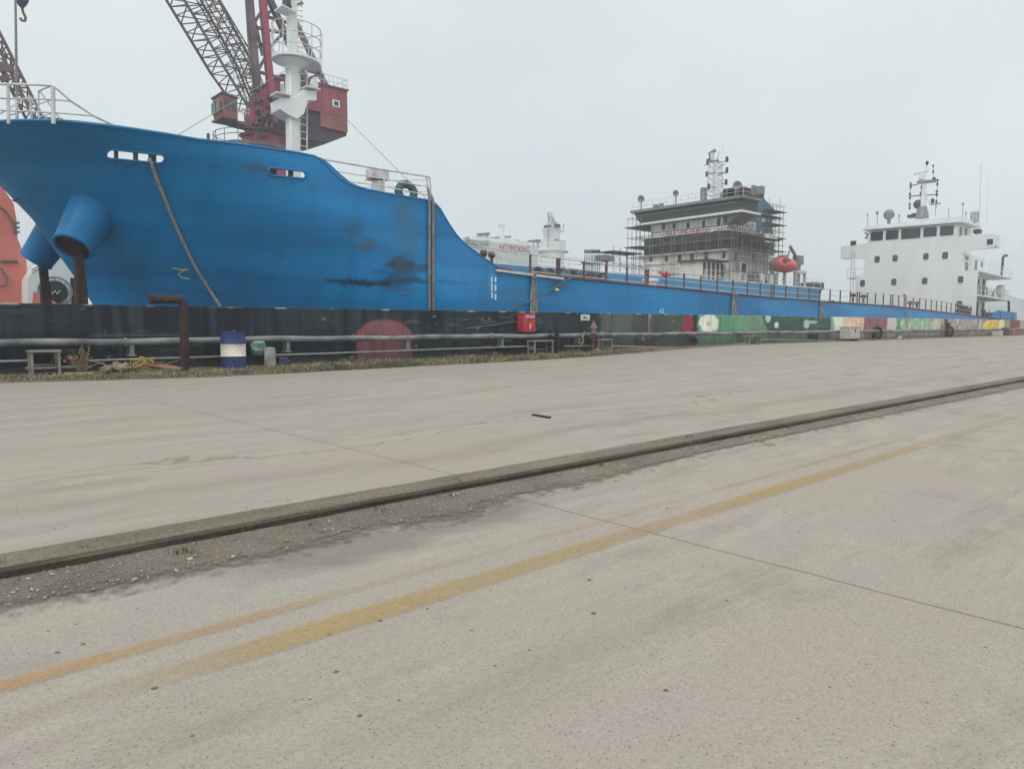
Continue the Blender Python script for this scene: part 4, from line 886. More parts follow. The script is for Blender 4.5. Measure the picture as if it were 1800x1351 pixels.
# foremast
fm_y = HB; mp_ = lambda px, py, y=fm_y: L(px, py, 1, y, M1)
A = mp_(516, 300); B = mp_(514.5, 118); Ctop = mp_(512, -30)
mast = MB().bar(V((A.x, fm_y, 1.55)), V((B.x, fm_y, B.z)), .50, .50, (1,0,0)).bar(B, Ctop, .38, .38, (1,0,0)).build('foremast', M_WHITE, ship, local=True, bevel=.06)
# yoke with its two arms and floodlights
Y0 = mp_(515, 180); zc = Y0.z
yk = MB(); pr = [(-.95, zc-.05), (-.92, zc-.48), (-.45, zc-.68), (-.05, zc-.80), (.33, zc-.55), (.55, zc+.05), (1.0, zc+.10), (1.0, zc+.48), (.3, zc+.48), (0, zc+.1), (-.5, zc+.02)]
yk.prism([(Y0.x+a_*.75, fm_y-.45-a_*.25, c_) for a_, c_ in pr], (0, .9, 0)); yk.build('yoke', M_WHITE, mast, local=True)
for a_, zz in ((-.75, zc+.12), (.8, zc+.55)):
    MB().box(Y0.x+a_*.75-.36, Y0.x+a_*.75+.3, fm_y-.6-a_*.25, fm_y+.25, zz, zz+.05).build('light_shelf', M_WHITE, mast, local=True)
    MB().bar((Y0.x+a_*.75, fm_y-.4-a_*.25, zz+.06), (Y0.x+a_*.75+(.28 if a_ > 0 else -.12), fm_y-.4, zz+.46), .12, .4).build('floodlight', M_WHITE, mast, local=True)
# round lookout platform with railing
P0 = mp_(514, 104); pz = P0.z
def pl(a_): 
    return V((P0.x+.12+.98*math.cos(a_)*(1.15 if math.cos(a_) > 0 else 1), fm_y+.92*math.sin(a_), pz))
poly = [pl(2*math.pi*i/20) for i in range(20)]; poly[0] = V((P0.x+1.34, fm_y-.1, pz))
MB().prism(poly, (0, 0, -.10)).build('platform', M_WHITE, mast, local=True)
MB().lathe((P0.x, fm_y, pz-.62), [(.27, 0), (.34, .25), (.7, .50)], 16).build('platform_bracket', M_WHITE, mast, local=True)
rl = MB()
for dz in (.30, .78, 1.26): rl.path([V((q_.x, q_.y, pz+dz+.1)) for q_ in poly]+[V((poly[0].x, poly[0].y, pz+dz+.1))], .022, 5)
for i in range(0, 20, 2): rl.tube(V((poly[i].x, poly[i].y, pz)), V((poly[i].x, poly[i].y, pz+1.36)), .022, n=5)
rl.build('platform_railing', M_RAILW, mast, local=True)
# small shelf, horn and lamps near the top
Q = mp_(500, 21); MB().prism([(Q.x-.32, fm_y-.5, Q.z+.02), (Q.x+.4, fm_y-.4, Q.z-.06), (Q.x+.4, fm_y+.3, Q.z-.06), (Q.x-.32, fm_y+.3, Q.z+.02)], (0, 0, .05)).build('lamp_shelf', M_WHITE, mast, local=True)
MB().lathe((Q.x, fm_y-.2, Q.z+.08), [(.2, 0), (.22, .1), (.17, .2), (.17, .5), (.22, .55), (.2, .75)], 12).build('navigation_lamp', M_DSTEEL, mast, local=True)
Q = mp_(523, 6); MB().bar(Q+V((-.1,0,-.12)), Q+V((.2,-.1,.05)), .1).build('bracket_lamp', M_STEEL, mast, local=True)
lad = MB(); A = mp_(527, 262, fm_y-.25); B = mp_(527, 122, fm_y-.25); s_ = V((.34, 0, 0))
lad.bar(A, B, .05).bar(A+s_, B+s_, .05)
n_ = int((B.z-A.z)/.3)
for i in range(n_): u_ = A.lerp(B, (i+.5)/n_); lad.bar(u_, u_+s_, .03)
lad.build('ladder', M_RAILW, mast, local=True)
lad = MB(); A = mp_(520, 98, fm_y-.2); B = mp_(518, -10, fm_y-.2)
for i in range(12): u_ = A.lerp(B, i/12); lad.path([u_+V((.1,0,0)), u_+V((.32,-.05,.02)), u_+V((.34,.1,.02))], .02, 4)
lad.build('step_rungs', M_RAILW, mast, local=True)
for (ax_, ay_, yy) in ((312, 238, 1.0), (752, 352, .6)):
    MB().tube(mp_(515, 116), L(ax_, ay_, 1, yy, M1), .012, n=4).build('stay_wire', M_STEEL, ship, local=True)
# windlass bits that show behind the mast foot
MB().lathe((B.x+.8, 5.6, 1.6), [(.5, 0), (.55, .1), (.3, .2), (.3, .9), (.5, 1.0), (.5, 1.15)], 14).build('windlass', M_CRRUST, ship, local=True)
# deck-edge railing: red-brown posts, pale rails
posts = [931, 978, 982, 1025, 1064, 1101, 1134, 1138, 1170, 1201.5, 1231, 1260, 1287.6, 1313, 1336, 1356, 1360, 1381, 1402, 1422, 1441, 1459, 1477, 1494.6, 1507, 1511, 1525, 1539, 1553, 1566, 1569.5, 1580, 1593, 1606, 1617, 1628, 1638, 1647, 1656, 1665, 1673, 1681, 1688, 1695, 1702, 1708]
ye = .10; zr = .86
rail = MB(); pxs = [L(p_, 520, 1, ye, M1).x for p_ in posts]
def zd(x): return ztop(x)
def zrl(x): return zd(x)+.84+.14*sm(20, 60, x)
A0 = L(815, 432, 1, ye, M1)
rx = [A0.x]+[A0.x+(pxs[0]-A0.x)*i/4 for i in range(1, 4)]+pxs
rail.path([V((x, ye, A0.z+(zrl(x)-A0.z)*sm(A0.x, pxs[0], x))) for x in rx], .03, 6)
dr_ = rail.build('deck_railing', M_RAILW, ship, local=True)
MB().path([V((x, ye, zd(x)+.43+.05*sm(20,60,x))) for x in [l1(838, 455).x, (pxs[0]+l1(838, 455).x)/2]+pxs], .022, 6).build('middle_rail', M_RAILW, dr_, local=True)
MB().path([V((x, ye, zd(x)+.1)) for x in pxs], .022, 6).build('lower_rail', M_RAILW, dr_, local=True)
for i, x in enumerate(pxs): MB().box(x-.045, x+.045, ye-.035, ye+.035, zd(x)-.05, zrl(x)+.02).build('rail_post', M_RAILR, dr_, local=True)
rail = MB(); yf = 2*HB-.1
for dz in (.45, .88): rail.path([V((x, yf, zd(x)+dz)) for x in range(3, 70, 4)], .025, 5)
for x in range(3, 70, 3): rail.box(x-.04, x+.04, yf-.03, yf+.03, zd(x), zd(x)+.9)
rail.build('starboard_railing', M_RAILW, ship, local=True)
# deck-edge stringer
mb = MB(); q0 = l1(872, 474).x
mb.path([V((x, -.03, zd(x)-.03)) for x in [q0+i*1.5 for i in range(int((XST-q0)/1.5))]], .05, 5); mb.build('edge_stringer', M_RAILR, ship, local=True)
A = l1(873, 475, -.1); B = l1(990, 490, -.1); MB().bar(A, B, .12, .10).build('fender_bar', M_RAILW, ship, local=True)
# draught marks, plimsoll strokes, number, yellow chalk mark
for px, py, h in ((864.5, 489, .16), (871, 489, .16), (864.5, 500, .28), (871, 503, .2), (865, 516, .2), (871, 519, .2)):
    A = l1(px, py); MB().box(A.x-.04, A.x+.04, -.012, .004, A.z-h, A.z+h*.3).build('draught_mark', M_TXTP, ship, local=True)
A = l1(1163, 547); text('A2', .36, M_TXTP, (A.x, -.012, A.z), (1,0,0), (0,0,1), ship, 'hull_number', True)
m_ = MB()
for P_ in (((302, 471), (318, 474), (330, 473.5)), ((330, 474), (318, 477), (314, 482), (320, 488), (332, 490))):
    pp = [hull_hit(*q_)+V((0, -.01, 0)) for q_ in P_]; m_.path(pp, .025, 4)
m_.build('chalk_mark', M_YEL, ship, local=True)
# vents, fittings on the main deck
def mush(px, py, y, r_, h, m_=M_RAILR):
    A = L(px, py, 1, y, M1); zb_ = zd(A.x)-.06; v_ = MB().tube((A.x, y, zb_), (A.x, y, A.z-.1), r_*.4, n=10).build('vent_pipe', M_RAILR, ship, local=True)
    MB().lathe((A.x, y, A.z-h*.4), [(r_*.6, 0), (r_, h*.25), (r_*.98, h*.7), (r_*.6, h*.95), (.02, h)], 12).build('vent_cap', m_, v_, local=True)
for px, py, y, r_ in ((850, 446, 1.0, .17), (864.5, 448.5, 1.0, .17), (1499.5, 519, 1.2, .24), (1518, 521.5, 1.2, .24), (1600, 532, 1.2, .26), (1612, 533, 1.2, .26), (1704, 544, 1.0, .26), (1729, 547, .8, .26), (1590, 520, 6, .15)): mush(px, py, y, r_, .3)
for px, py, y, sx_, sy_, h, m_, nm_ in ((956, 474, 2.2, .9, .8, .7, M_DSTEEL, 'winch'), (963, 463, 4, .2, .2, .5, M_DSTEEL, 'bitt'), (1693, 541, 1.5, .8, .6, 1.2, M_DSTEEL, 'winch'), (1470, 527, 2, 1.4, .5, .35, M_DSTEEL, 'hatch'), (1572, 537, .6, .5, .4, .2, M_DSTEEL, 'hatch')):
    A = L(px, py, 1, y, M1); z_ = zd(A.x)-.06
    MB().lathe((A.x-sx_*.5, y, z_+h*.5), [(h*.5, 0), (h*.5, .06), (h*.32, .07), (h*.32, sx_-.07), (h*.5, sx_-.06), (h*.5, sx_)], 14, (1,0,0), (0,0,1)).box(A.x-sx_*.6, A.x+sx_*.6, y-sy_*.5, y+sy_*.5, z_, z_+h*.25).build(nm_, m_, ship, local=True)
A = l1(1005, 485, .3); MB().torus(A, .26, .10, (.1, 1, 0)).build('mooring_chock', M_GREEN, ship, local=True)
# cargo manifold mid-ship: pipes, valves, hand wheels in red-brown and green
mf = MB()
for i in range(26):
    x = l1(975+i*3.6, 460, 5.5).x; h = .5+.5*random.random(); mf.tube((x, 5.5+random.uniform(-1,1), -.06), (x, 5.5, h), .08, n=6)
    mf.torus((x, 5.3, h+.05), .16, .03, (0, random.random(), 1), 10, 5)
mf.tube((l1(960, 460, 5.5).x, 5.4, .45), (l1(1100, 460, 5.5).x, 5.4, .45), .12, n=8); mf.tube((l1(960, 460, 5.5).x, 6.0, .6), (l1(1100, 460, 5.5).x, 6.0, .6), .12, n=8)
mf.build('cargo_manifold', mat('manifold_red', C(104, 66, 68), .6, var=.3, scale=2, rust=.2), ship, local=True)
for px, m_ in ((1034, M_STEEL), (1048, M_GREEN)):
    g_ = MB()
    for i in range(5): A = L(px-6+i*3, 442, 1, 7, M1); g_.tube((A.x, 7, 0), (A.x, 7, A.z-.2), .025, n=6).lathe((A.x, 7, A.z-.12), [(.04, 0), (.055, .05), (.055, .2), (.02, .25)], 8)
    A = L(px-9, 460, 1, 7, M1); B = L(px+9, 460, 1, 7, M1); g_.box(A.x, B.x, 6.8, 7.2, A.z-.1, A.z); g_.build('vent_cluster', m_, ship, local=True)
A = L(1062, 457, 1, 8, M1); B = L(1081, 450, 1, 8, M1); MB().box(A.x, B.x, 8, 8.8, A.z, B.z).tube((A.x+.6, 8.3, 0), (A.x+.6, 8.3, A.z), .1).build('locker', M_STEEL, ship, local=True)
A = L(1128, 492, 1, 6.5, M1); B = L(1160, 478, 1, 6.5, M1); MB().lathe(((A.x+B.x)/2, 6.5, -.05), [(.4, 0), (.4, 1.0), (.55, 1.05), (.55, 1.25)], 14).build('tank_hatch', M_WHITE2, ship, local=True)
A = L(1170, 482, 1, 6.2, M1); MB().ball(A, .30, .6, 12).tube(A+V((-.8,0,.1)), A, .08).build('crane_pedestal_cap', M_LIFE, ship, local=True)
# --- aft superstructure
XF = 69.6
c7 = crop(1440, 260, 3.753)
def f1(cx, cy, x=XF): q_ = L(*c7(cx, cy), 0, x, M1); return q_
def quad_poly(pts, x=XF): return [V((x, f1(a_, b_, XF).y, f1(a_, b_, XF).z)) for a_, b_ in pts]
zA = f1(1040, 965).z; zB = f1(1045, 805).z; zC = f1(945, 690).z; zW = f1(1040, 572).z; zR = f1(945, 492).z
yR12 = f1(1040, 900).y; yL12 = f1(238, 900).y; yR3 = f1(945, 740).y; yL3 = f1(300, 740).y; yWr = f1(1168, 620).y; yWl = f1(142, 680).y; yH = f1(908, 560).y; yHl = f1(322, 580).y
D = 9.0
sup = MB().prism([V((XF, yL12, -.1)), V((XF, yR12, -.1)), V((XF, yR12, zB)), V((XF, yR3, zB)), V((XF, yR3, zC)), V((XF, yR3-.35, zC+.18)), V((XF, yWr+.25, f1(1150, 656).z)), V((XF, yWr, f1(1168, 640).z)), V((XF, yWr, f1(1168, 578).z)), V((XF, yWr+.25, f1(1150, 568).z)), V((XF, yR12, zW)), V((XF, yHl, zW)), V((XF, yWl, zW-.12)), V((XF, yWl, zC+.25)), V((XF, yL3, zC)), V((XF, yL3, zB)), V((XF, yL12, zB))], (.25, 0, 0))
sup.box(XF+.25, XF+D, yR12+1.5, yL12-.3, -.1, zA-.0)          # recessed core of the lower two storeys
sup.box(XF+.25, XF+D, yR12+1.5, yL12-.3, zA+.0, zB)
sup.box(XF+.25, XF+D-1, yR3+.02, yL3, zB+.001, zC)
hs = sup.build('deckhouse', M_WHITE, ship, local=True)
# wheelhouse, roof, wing boxes
wh = MB().box(XF+.02, XF+5, yH, yHl, zW-.3, zR-.02).build('wheelhouse', M_WHITE, ship, local=True)
rzt = f1(945, 450).z
rf = MB().prism([V((XF-.35, yHl+.55, zR+.12)), V((XF-.35, yH-.6, zR)), V((XF+5.4, yH-.9, zR)), V((XF+5.4, yHl+.55, zR+.12))], (0, 0, .22)).build('roof', M_WHITE, wh, local=True)
MB().prism([V((XF-.2, yHl+.3, zR+.34)), V((XF-.2, yH-.4, zR+.222)), V((XF-.2, yH-.4, zR+.65)), V((XF-.2, yHl+.3, zR+.55))], (5.2, 0, 0)).build('roof_coaming', M_WHITE, wh, local=True)
wg = MB()
wg.box(XF+.25, XF+1.5, yWr, yR3, f1(1150, 656).z+.05, f1(1150, 656).z+.15); wg.box(XF+.25, XF+1.5, yWr, yWr+.08, f1(1150, 656).z+.15, zW-.1); wg.box(XF+1.42, XF+1.5, yWr+.08, yR3, f1(1150, 656).z+.15, zW-.1)
wg.build('bridge_wing', M_WHITE, ship, local=True); wg = MB()
wg.box(XF+.25, XF+1.5, yL3, yWl, zC+.25, zC+.35); wg.box(XF+.25, XF+1.5, yWl-.08, yWl, zC+.35, zW-.15)
wg.build('bridge_wing', M_WHITE, ship, local=True)
def win(par, pts, m_=M_GLASS, x=XF, r_=.18, fr=.05):
    a_, b_ = f1(pts[0], pts[1]), f1(pts[2], pts[3]); c2 = ((a_.y+b_.y)/2, (a_.z+b_.z)/2); hw_, hh_ = abs(a_.y-b_.y)/2, abs(a_.z-b_.z)/2
    g_ = MB().prism([(x-.008, y_, z_) for y_, z_ in rrect(*c2, hw_, hh_, r_)], (.02, 0, 0)).build('window', m_, par, local=True)
    o1, i1 = rrect(*c2, hw_+fr, hh_+fr, r_+fr), rrect(*c2, hw_-.01, hh_-.01, r_); n_ = len(o1)
    fm = MB().add([(x-.03, *q_) for q_ in o1]+[(x-.03, *q_) for q_ in i1]+[(x-.002, *q_) for q_ in o1]+[(x-.0085, *q_) for q_ in i1], [(i, (i+1)%n_, n_+(i+1)%n_, n_+i) for i in range(n_)]+[(i, 2*n_+i, 2*n_+(i+1)%n_, (i+1)%n_) for i in range(n_)]+[(n_+i, n_+(i+1)%n_, 3*n_+(i+1)%n_, 3*n_+i) for i in range(n_)])
    if par in (hs, wh): fm.build('window_frame', M_WHITE, par, local=True)
for r4 in ((340,555,420,610),(440,545,522,602),(542,535,667,595),(688,525,775,583),(797,517,887,575)): win(wh, r4, x=XF+.02-.008, r_=.13)
for r4 in ((365,713,400,757),(484,706,518,750),(686,694,722,738),(812,686,850,733),(270,871,302,915),(475,863,510,907),(678,855,714,900),(914,846,951,892),(906,1008,943,1052)): win(hs, r4, M_PORT, r_=.2, fr=.06)
win(hs, (1107,602,1147,638), M_GLASS, r_=.06)
# recessed side of the wheelhouse and of storey three: doors and windows facing the quay
def side_box(x0, x1, y, z0, z1, m_, nm_, par, d=.03): return MB().box(x0, x1, y-d, y-.002, z0, z1).build(nm_, m_, par, local=True, bevel=0)
side_box(XF+.9, XF+1.7, yH, zW+.1, zR-.35, M_GLASS, 'side_window', wh); side_box(XF+2.6, XF+3.4, yH, zW-.1, zR-.25, M_STEEL, 'door', wh)
for x0, x1, z0, z1 in ((1.0, 2.0, zB+1.3, zC-.25), (1.0, 2.0, zB+.15, zB+1.0), (4.4, 5.2, zB+.1, zC-.4), (6.6, 7.2, zB+.9, zC-.4)): side_box(XF+x0, XF+x1, yR3+.02, z0, z1, M_STEEL, 'side_panel', hs)
for x0, x1, z0, z1 in ((.9, 1.8, zA+.2, zB-.5), (3.0, 3.9, zA+.1, zB-.4), (5.5, 6.3, zA+.2, zB-.5), (7.5, 8.4, zA+.1, zB-.4), (1.2, 1.8, .2, zA-.5), (3.6, 4.2, .2, zA-.5), (5.8, 6.4, .2, zA-.5), (7.8, 8.4, .2, zA-.5)): side_box(XF+x0, XF+x1, yR12+1.5, z0, z1, M_DSTEEL, 'side_door', hs)
for z, x1 in ((zA, XF+12.6), (zB, XF+13.0)):
    MB().box(XF+.252, x1, yR12-.12, yL12-.5, z-.16, z).build('side_deck', M_WHITE, ship, local=True)
MB().box(XF+D, XF+12.4, yR12+2.5, yL12-1.2, -.1, zA-.162).build('engine_casing', M_WHITE2, ship, local=True)
MB().box(XF+D-1, XF+12, HB-1.8, HB+1.8, zB+.002, zW+1.4).build('funnel', M_WHITE, ship, local=True, bevel=.2)
for z, x0, x1 in ((zB, XF+4, XF+13), (zA, XF+.4, XF+12.5)):
    rl = MB()
    for dz in (.5, 1.0): rl.path([V((x0, yR12-.05, z+dz)), V((x1, yR12-.05, z+dz)), V((x1, yR12+4, z+dz))], .028, 5)
    n_ = int((x1-x0)/1.2)
    for i in range(n_+1): x = x0+(x1-x0)*i/n_; rl.tube((x, yR12-.05, z), (x, yR12-.05, z+1.0), .03, n=5)
    rl.build('gallery_railing', M_WHITE if z == zB else M_RAILW, ship, local=True)
for i in range(16):
    x = XF+1+i*.62+random.random()*.3; y = yR12+.2+random.random()*.8; a_ = V((x, y, zA)); MB().bar(a_, a_+V((random.uniform(-.7,.7), random.uniform(-.3,.3), random.uniform(.5,1.3))), .09).build('gallery_gear', M_STEEL if i % 3 else M_WHITE, ship, local=True)
MB().lathe((XF+11.6, yR12+.4, zA+.9), [(.75, 0), (.8, .1), (.8, .5), (.75, .6)], 16, (0,1,0), (0,0,1)).build('liferaft_drum', M_RAILW, ship, local=True)
A = f1(1215, 830); xx_ = XF+11; MB().path([V((xx_, yR12+.5, zB)), V((xx_, yR12+.5, zB+2.2)), V((xx_+.2, yR12+.45, zB+2.5)), V((xx_+.8, yR12+.3, zB+2.55))], .14, 8).build('gooseneck_vent', M_DSTEEL, ship, local=True)
MB().bar((XF+12.4, yR12, zA-.16), (XF+13.4, yR12+.1, .2), .22, .2).build('deck_strut', M_DSTEEL, ship, local=True)
# stern bulwark
A = L(1738, 548, 1, 0, M1); MB().prism([V((XF+3.2, .05, -.05)), V((XF+12.6, .05, -.05)), V((XF+12.6, .05, .95)), V((XF+6.0, .05, .95)), V((XF+4.9, .05, .65))], (0, .1, 0)).build('stern_bulwark', M_BLUE, ship, local=True)
MB().box(XF+12.601, XF+13.8, .02, 12, -.05, .95).build('stern_locker', M_STEEL, ship, local=True)
for x in (2.6, 7.0, 12.2): MB().box(XF+x, XF+x+.14, -.02, .05, -.05, .9).build('bulwark_stay', M_BLUE, ship, local=True)
# ladder and platform at the far wing
lad = MB(); A, B = f1(212, 960), f1(225, 672); s_ = f1(232, 960)-A
lad.bar(A+V((-.4,0,0)), B+V((-.4,0,0)), .08).bar(A+s_+V((-.4,0,0)), B+s_+V((-.4,0,0)), .08)
for i in range(18): u_ = A.lerp(B, (i+.5)/18)+V((-.4,0,0)); lad.bar(u_, u_+s_, .05)
lad.build('wing_ladder', M_RAILW, ship, local=True)
A, B = f1(176, 860), f1(290, 792); pf = MB().box(XF+.3, XF+1.8, min(A.y, B.y), max(A.y, B.y), A.z, A.z+.08)
for yy in (A.y, (A.y+B.y)/2, B.y): pf.tube((XF+.3, yy, A.z), (XF+.3, yy, B.z), .03, n=5)
pf.bar((XF+.3, A.y, B.z), (XF+.3, B.y, B.z), .05).build('side_platform', M_RAILW, ship, local=True)
MB().box(XF-.1, XF+.3, f1(238, 625).y, f1(208, 625).y, f1(220, 640).z, f1(220, 614).z).build('side_light', M_DSTEEL, ship, local=True)
MB().box(XF+.4, XF+1.4, f1(1040, 560).y-.1, f1(1005, 560).y, zW+.25, zW+.65).tube((XF+.8, f1(1020, 560).y, zW), (XF+.8, f1(1020, 560).y, zW+.25), .08).build('searchlight', M_DSTEEL, ship, local=True)
MB().path([f1(302, 560), f1(318, 568), f1(318, 580), f1(305, 592), f1(318, 598)], .09, 6).build('horn', M_DSTEEL, ship, local=True)
# radar mast
XM = XF+2.5
def m1(cx, cy, x=XM): return L(*c7(cx, cy), 0, x, M1)
mm = MB(); A, B = m1(680, 445), m1(692, 235)
mm.tube(A, B, .42, .22, 10); mm.tube(B, m1(712, 95), .09, .05, 8)
rm = mm.build('radar_mast', M_FARW, ship, local=True)
A = m1(680, 405); MB().lathe(V((A.x, A.y, m1(680, 445).z-.3)), [(.75, 0), (.55, .9), (.45, 1.3)], 12).build('mast_skirt', M_STEEL, rm, local=True)
for cy, x0, x1, m_, th_ in ((228, 650, 765, M_STEEL, .5), (246, 602, 652, M_DSTEEL, .06), (315, 600, 775, M_DSTEEL, .06), (372, 730, 803, M_DSTEEL, .06), (432, 612, 722, M_DSTEEL, .08)):
    A, B = m1(x0, cy+(0 if th_ > .2 else 3)), m1(x1, cy-(10 if th_ > .2 else 6)); MB().bar(A, B, th_, .1 if th_ < .2 else .28).build('crosstree', m_, rm, local=True)
A, B = m1(625, 175), m1(722, 150); sc_ = MB().bar(A, B, .14, .22).build('radar_scanner', M_FARW, rm, local=True); MB().tube(m1(673, 166), m1(673, 210), .2, .28, 8).build('scanner_gearbox', M_FARW, rm, local=True)
for cx, cy, r_ in ((603, 238, .16), (603, 260, .16), (599, 305, .16), (599, 328, .16), (597, 374, .16), (597, 398, .16), (780, 215, .16), (780, 240, .16), (776, 288, .16), (776, 310, .16), (773, 355, .16), (757, 210, .26), (682, 262, .28), (676, 305, .3), (748, 350, .26), (752, 120, .14), (752, 157, .14), (712, 100, .22)):
    r_ *= .72; A = m1(cx, cy); MB().lathe(A-V((0,0,r_*1.4)), [(r_*.7, 0), (r_, .1), (r_, r_*2.6), (r_*.7, r_*2.8)], 8).build('signal_lamp', M_DSTEEL, rm, local=True)
for x0, y0, x1, y1 in ((752, 112, 752, 200), (780, 205, 773, 400), (603, 230, 597, 405), (767, 372, 767, 450), (735, 378, 690, 300)):
    MB().tube(m1(x0, y0), m1(x1, y1), .025, n=5).build('halyard', M_STEEL, rm, local=True)
A = m1(655, 372); MB().lathe(A, [(.2, -.5), (.5, -.35), (.55, 0), (.5, .3), (.1, .45)], 10, (-1, -.4, 0), (0,0,1)).build('horn_speaker', M_DSTEEL, rm, local=True)
A = m1(650, 445); MB().box(A.x-.4, A.x+.4, A.y-.9, A.y+1.0, A.z-.2, A.z+.12).build('mast_gear', M_DSTEEL, rm, local=True)
# roof fittings
for cx, cy, base, r_, nm_ in ((320, 440, 500, .10, 'roof_lamp'), (383, 428, 490, .16, 'roof_lamp'), (527, 450, 480, .12, 'roof_lamp'), (948, 372, 460, .12, 'roof_lamp'), (855, 405, 455, .07, 'roof_lamp'), (968, 428, 480, .08, 'roof_lamp')):
    A, B = m1(cx, cy), m1(cx, base+30); MB().tube(A, B, .035, n=6).lathe(A-V((0,0,r_)), [(r_*.8, 0), (r_, r_*.5), (r_*.6, r_*2.4)], 8).build(nm_, M_STEEL, ship, local=True)
A = m1(460, 440); B = m1(460, 500); MB().ball(A, .62, 1.0, 14).tube(A, B, .2, n=10).build('dome_aerial', M_STEEL, ship, local=True)
MB().tube(m1(1068, 105, XF+4), m1(1055, 520, XF+4), .04, .07, 6).build('whip_aerial', M_FARW, ship, local=True)
MB().tube(m1(1115, 160, XF+6), m1(1105, 520, XF+6), .02, .03, 6).build('whip_aerial', M_FARW, ship, local=True)
A, B = m1(1000, 425, XF+4), m1(1048, 490, XF+4); g_ = MB()
for i in range(7): g_.bar(V((A.x, A.y+(B.y-A.y)*i/6, A.z)), V((A.x, A.y+(B.y-A.y)*i/6, B.z)), .06)
for i in range(6): g_.bar(V((A.x, A.y, A.z+(B.z-A.z)*i/5)), V((A.x, B.y, A.z+(B.z-A.z)*i/5)), .06)
g_.bar(V((A.x, (A.y+B.y)/2, B.z)), V((A.x, (A.y+B.y)/2, zR)), .1); g_.build('grid_aerial', M_STEEL, ship, local=True)
# ------------------------------------------------------------------ ropes and hoses on ship 1
def rope(pts, r_, label, m_=M_ROPE, name='mooring_rope', group='mooring ropes of the blue ship'):
    W_ = [M1 @ p_ for p_ in pts]; P_ = [W_[0]]
    for i in range(len(W_)-1):
        p0, p1, p2, p3 = W_[max(i-1,0)], W_[i], W_[i+1], W_[min(i+2,len(W_)-1)]
        for k_ in range(1, 7):
            u_ = k_/6; P_.append(.5*((2*p1)+(p2-p0)*u_+(2*p0-5*p1+4*p2-p3)*u_*u_+(3*p1-p0-3*p2+p3)*u_**3))
    mb = MB().path(P_, r_, 8); return one(mb, name, m_, label, 'rope', P_[0], group)
A = hull_hit(262, 282)
qq = [hull_hit(*p_)+V((0, -.10, 0)) for p_ in ((262, 282), (272, 310), (286, 345), (302, 385), (320, 425), (342, 470), (365, 507))]; qq.append(hull_hit(392, 545)+V((0,-.3,-.2)))
rope([A+V((.1,.3,.02))]+qq, .055, 'thick pale rope hanging slack from the bow slot down behind the wall')
rope([hull_hit(751.5, 330)+V((0,-.02,0))]+[hull_hit(752.5, y_)+V((0, -.09, 0)) for y_ in (352, 400, 450, 500)]+[hull_hit(753, 560)+V((0,-.09,0))], .055, 'left one of two grey hoses hung down the hull at the waist rail', M_ROPEG, 'hanging_hose', 'hoses hung down the hull')
rope([hull_hit(758.5, 345)+V((0,-.02,0))]+[hull_hit(759, y_)+V((0, -.09, 0)) for y_ in (358, 400, 450, 500)]+[hull_hit(759.5, 560)+V((0,-.09,0))], .055, 'right one of two grey hoses hung down the hull at the waist rail', M_ROPEG, 'hanging_hose', 'hoses hung down the hull')
qq = [l1(1003, 488, .0)+V((0,-.1,0))]+[l1(*p_, -.14) for p_ in ((990, 495), (968, 510), (938, 525), (905, 540), (880, 551))]
rope(qq, .04, 'dark green rope running from the deck chock down toward the wall left', mat('green_rope', C(70, 92, 96), .9, var=.2, scale=8))
def bundle(px, py0, py1, w_, n_, label):
    A = l1(px, py0, -.12); B = l1(px, py1, -.12); t = thing('rope_bundle', label, 'rope bundle', M1 @ A, group='rope bundles hung over the rail'); 
    for i in range(n_):
        o_ = (i-(n_-1)/2)/max(1, n_-1)*w_; pts = [M1 @ (A.lerp(B, k_/8)+V((o_*(.35+.65*k_/8)+.03*math.sin(k_+i*2), -.03*(i % 2), 0))) for k_ in range(9)]
        MB().path(pts, .042, 6).build('strand', M_ROPEG if i % 2 else M_ROPE, t)
    MB().torus(M1 @ A.lerp(B, .12), w_*.32, .03, (0,0,1), 10, 5).build('lashing', M_ROPEG, t)
bundle(938.5, 478, 560, .42, 6, 'bundle of grey ropes hung over the rail above the red cabinet')
bundle(1291, 512, 562, .55, 6, 'splayed rope bundle hung over the rail before the scaffolded ship')
bundle(1445, 528, 562, .55, 5, 'straight grey rope bundle hung over the rail near the white bridge house')
bundle(1594.5, 547, 566, .25, 3, 'short dark rope bundle hung over the rail under the white bridge house')
A = l1(978, 510, -.15); one(MB().ball(M1 @ A, .15, .6, 9), 'old_fender', M_CABG, 'pale rag fender stuck on the hull beside the green rope', 'fender', M1 @ A)
# ------------------------------------------------------------------ SHIP 2 (under scaffolding)
s2 = thing('scaffolded_ship', 'second ship behind the blue one, its grey-banded bridge house wrapped in scaffolding', 'ship', (70, 41, 5.4))
Y2 = 41.0; zd2 = W(1445, 507, 1, Y2).z
mb = MB(); n_ = 70; vs = []
bow, stn = 17.0, W(1445, 507, 1, Y2).x
for i in range(n_+1):
    x = bow+(stn-bow)*i/n_; s_ = min(1, (x-bow)/14); h = 7.4*(1-(1-s_)**2.2)**.7 if s_ > 0 else .02
    ta = sm(stn-8, stn, x)
    for z, kk in ((-1.8, .86-.25*ta), (0, .95-.18*ta), (2.5, 1.0-.08*ta), (zd2, 1.0)):
        vs.append((x+(ta*.0), 48.4-h*kk, z))
for v_ in list(vs): vs.append((v_[0], 96.8-v_[1], v_[2]))
q_ = 4; N_ = (n_+1)*4; fs = []
for i in range(n_):
    for j in range(3): fs += [(i*4+j, (i+1)*4+j, (i+1)*4+j+1, i*4+j+1), (N_+i*4+j, N_+i*4+j+1, N_+(i+1)*4+j+1, N_+(i+1)*4+j)]
    fs.append((i*4+3, (i+1)*4+3, N_+(i+1)*4+3, N_+i*4+3))
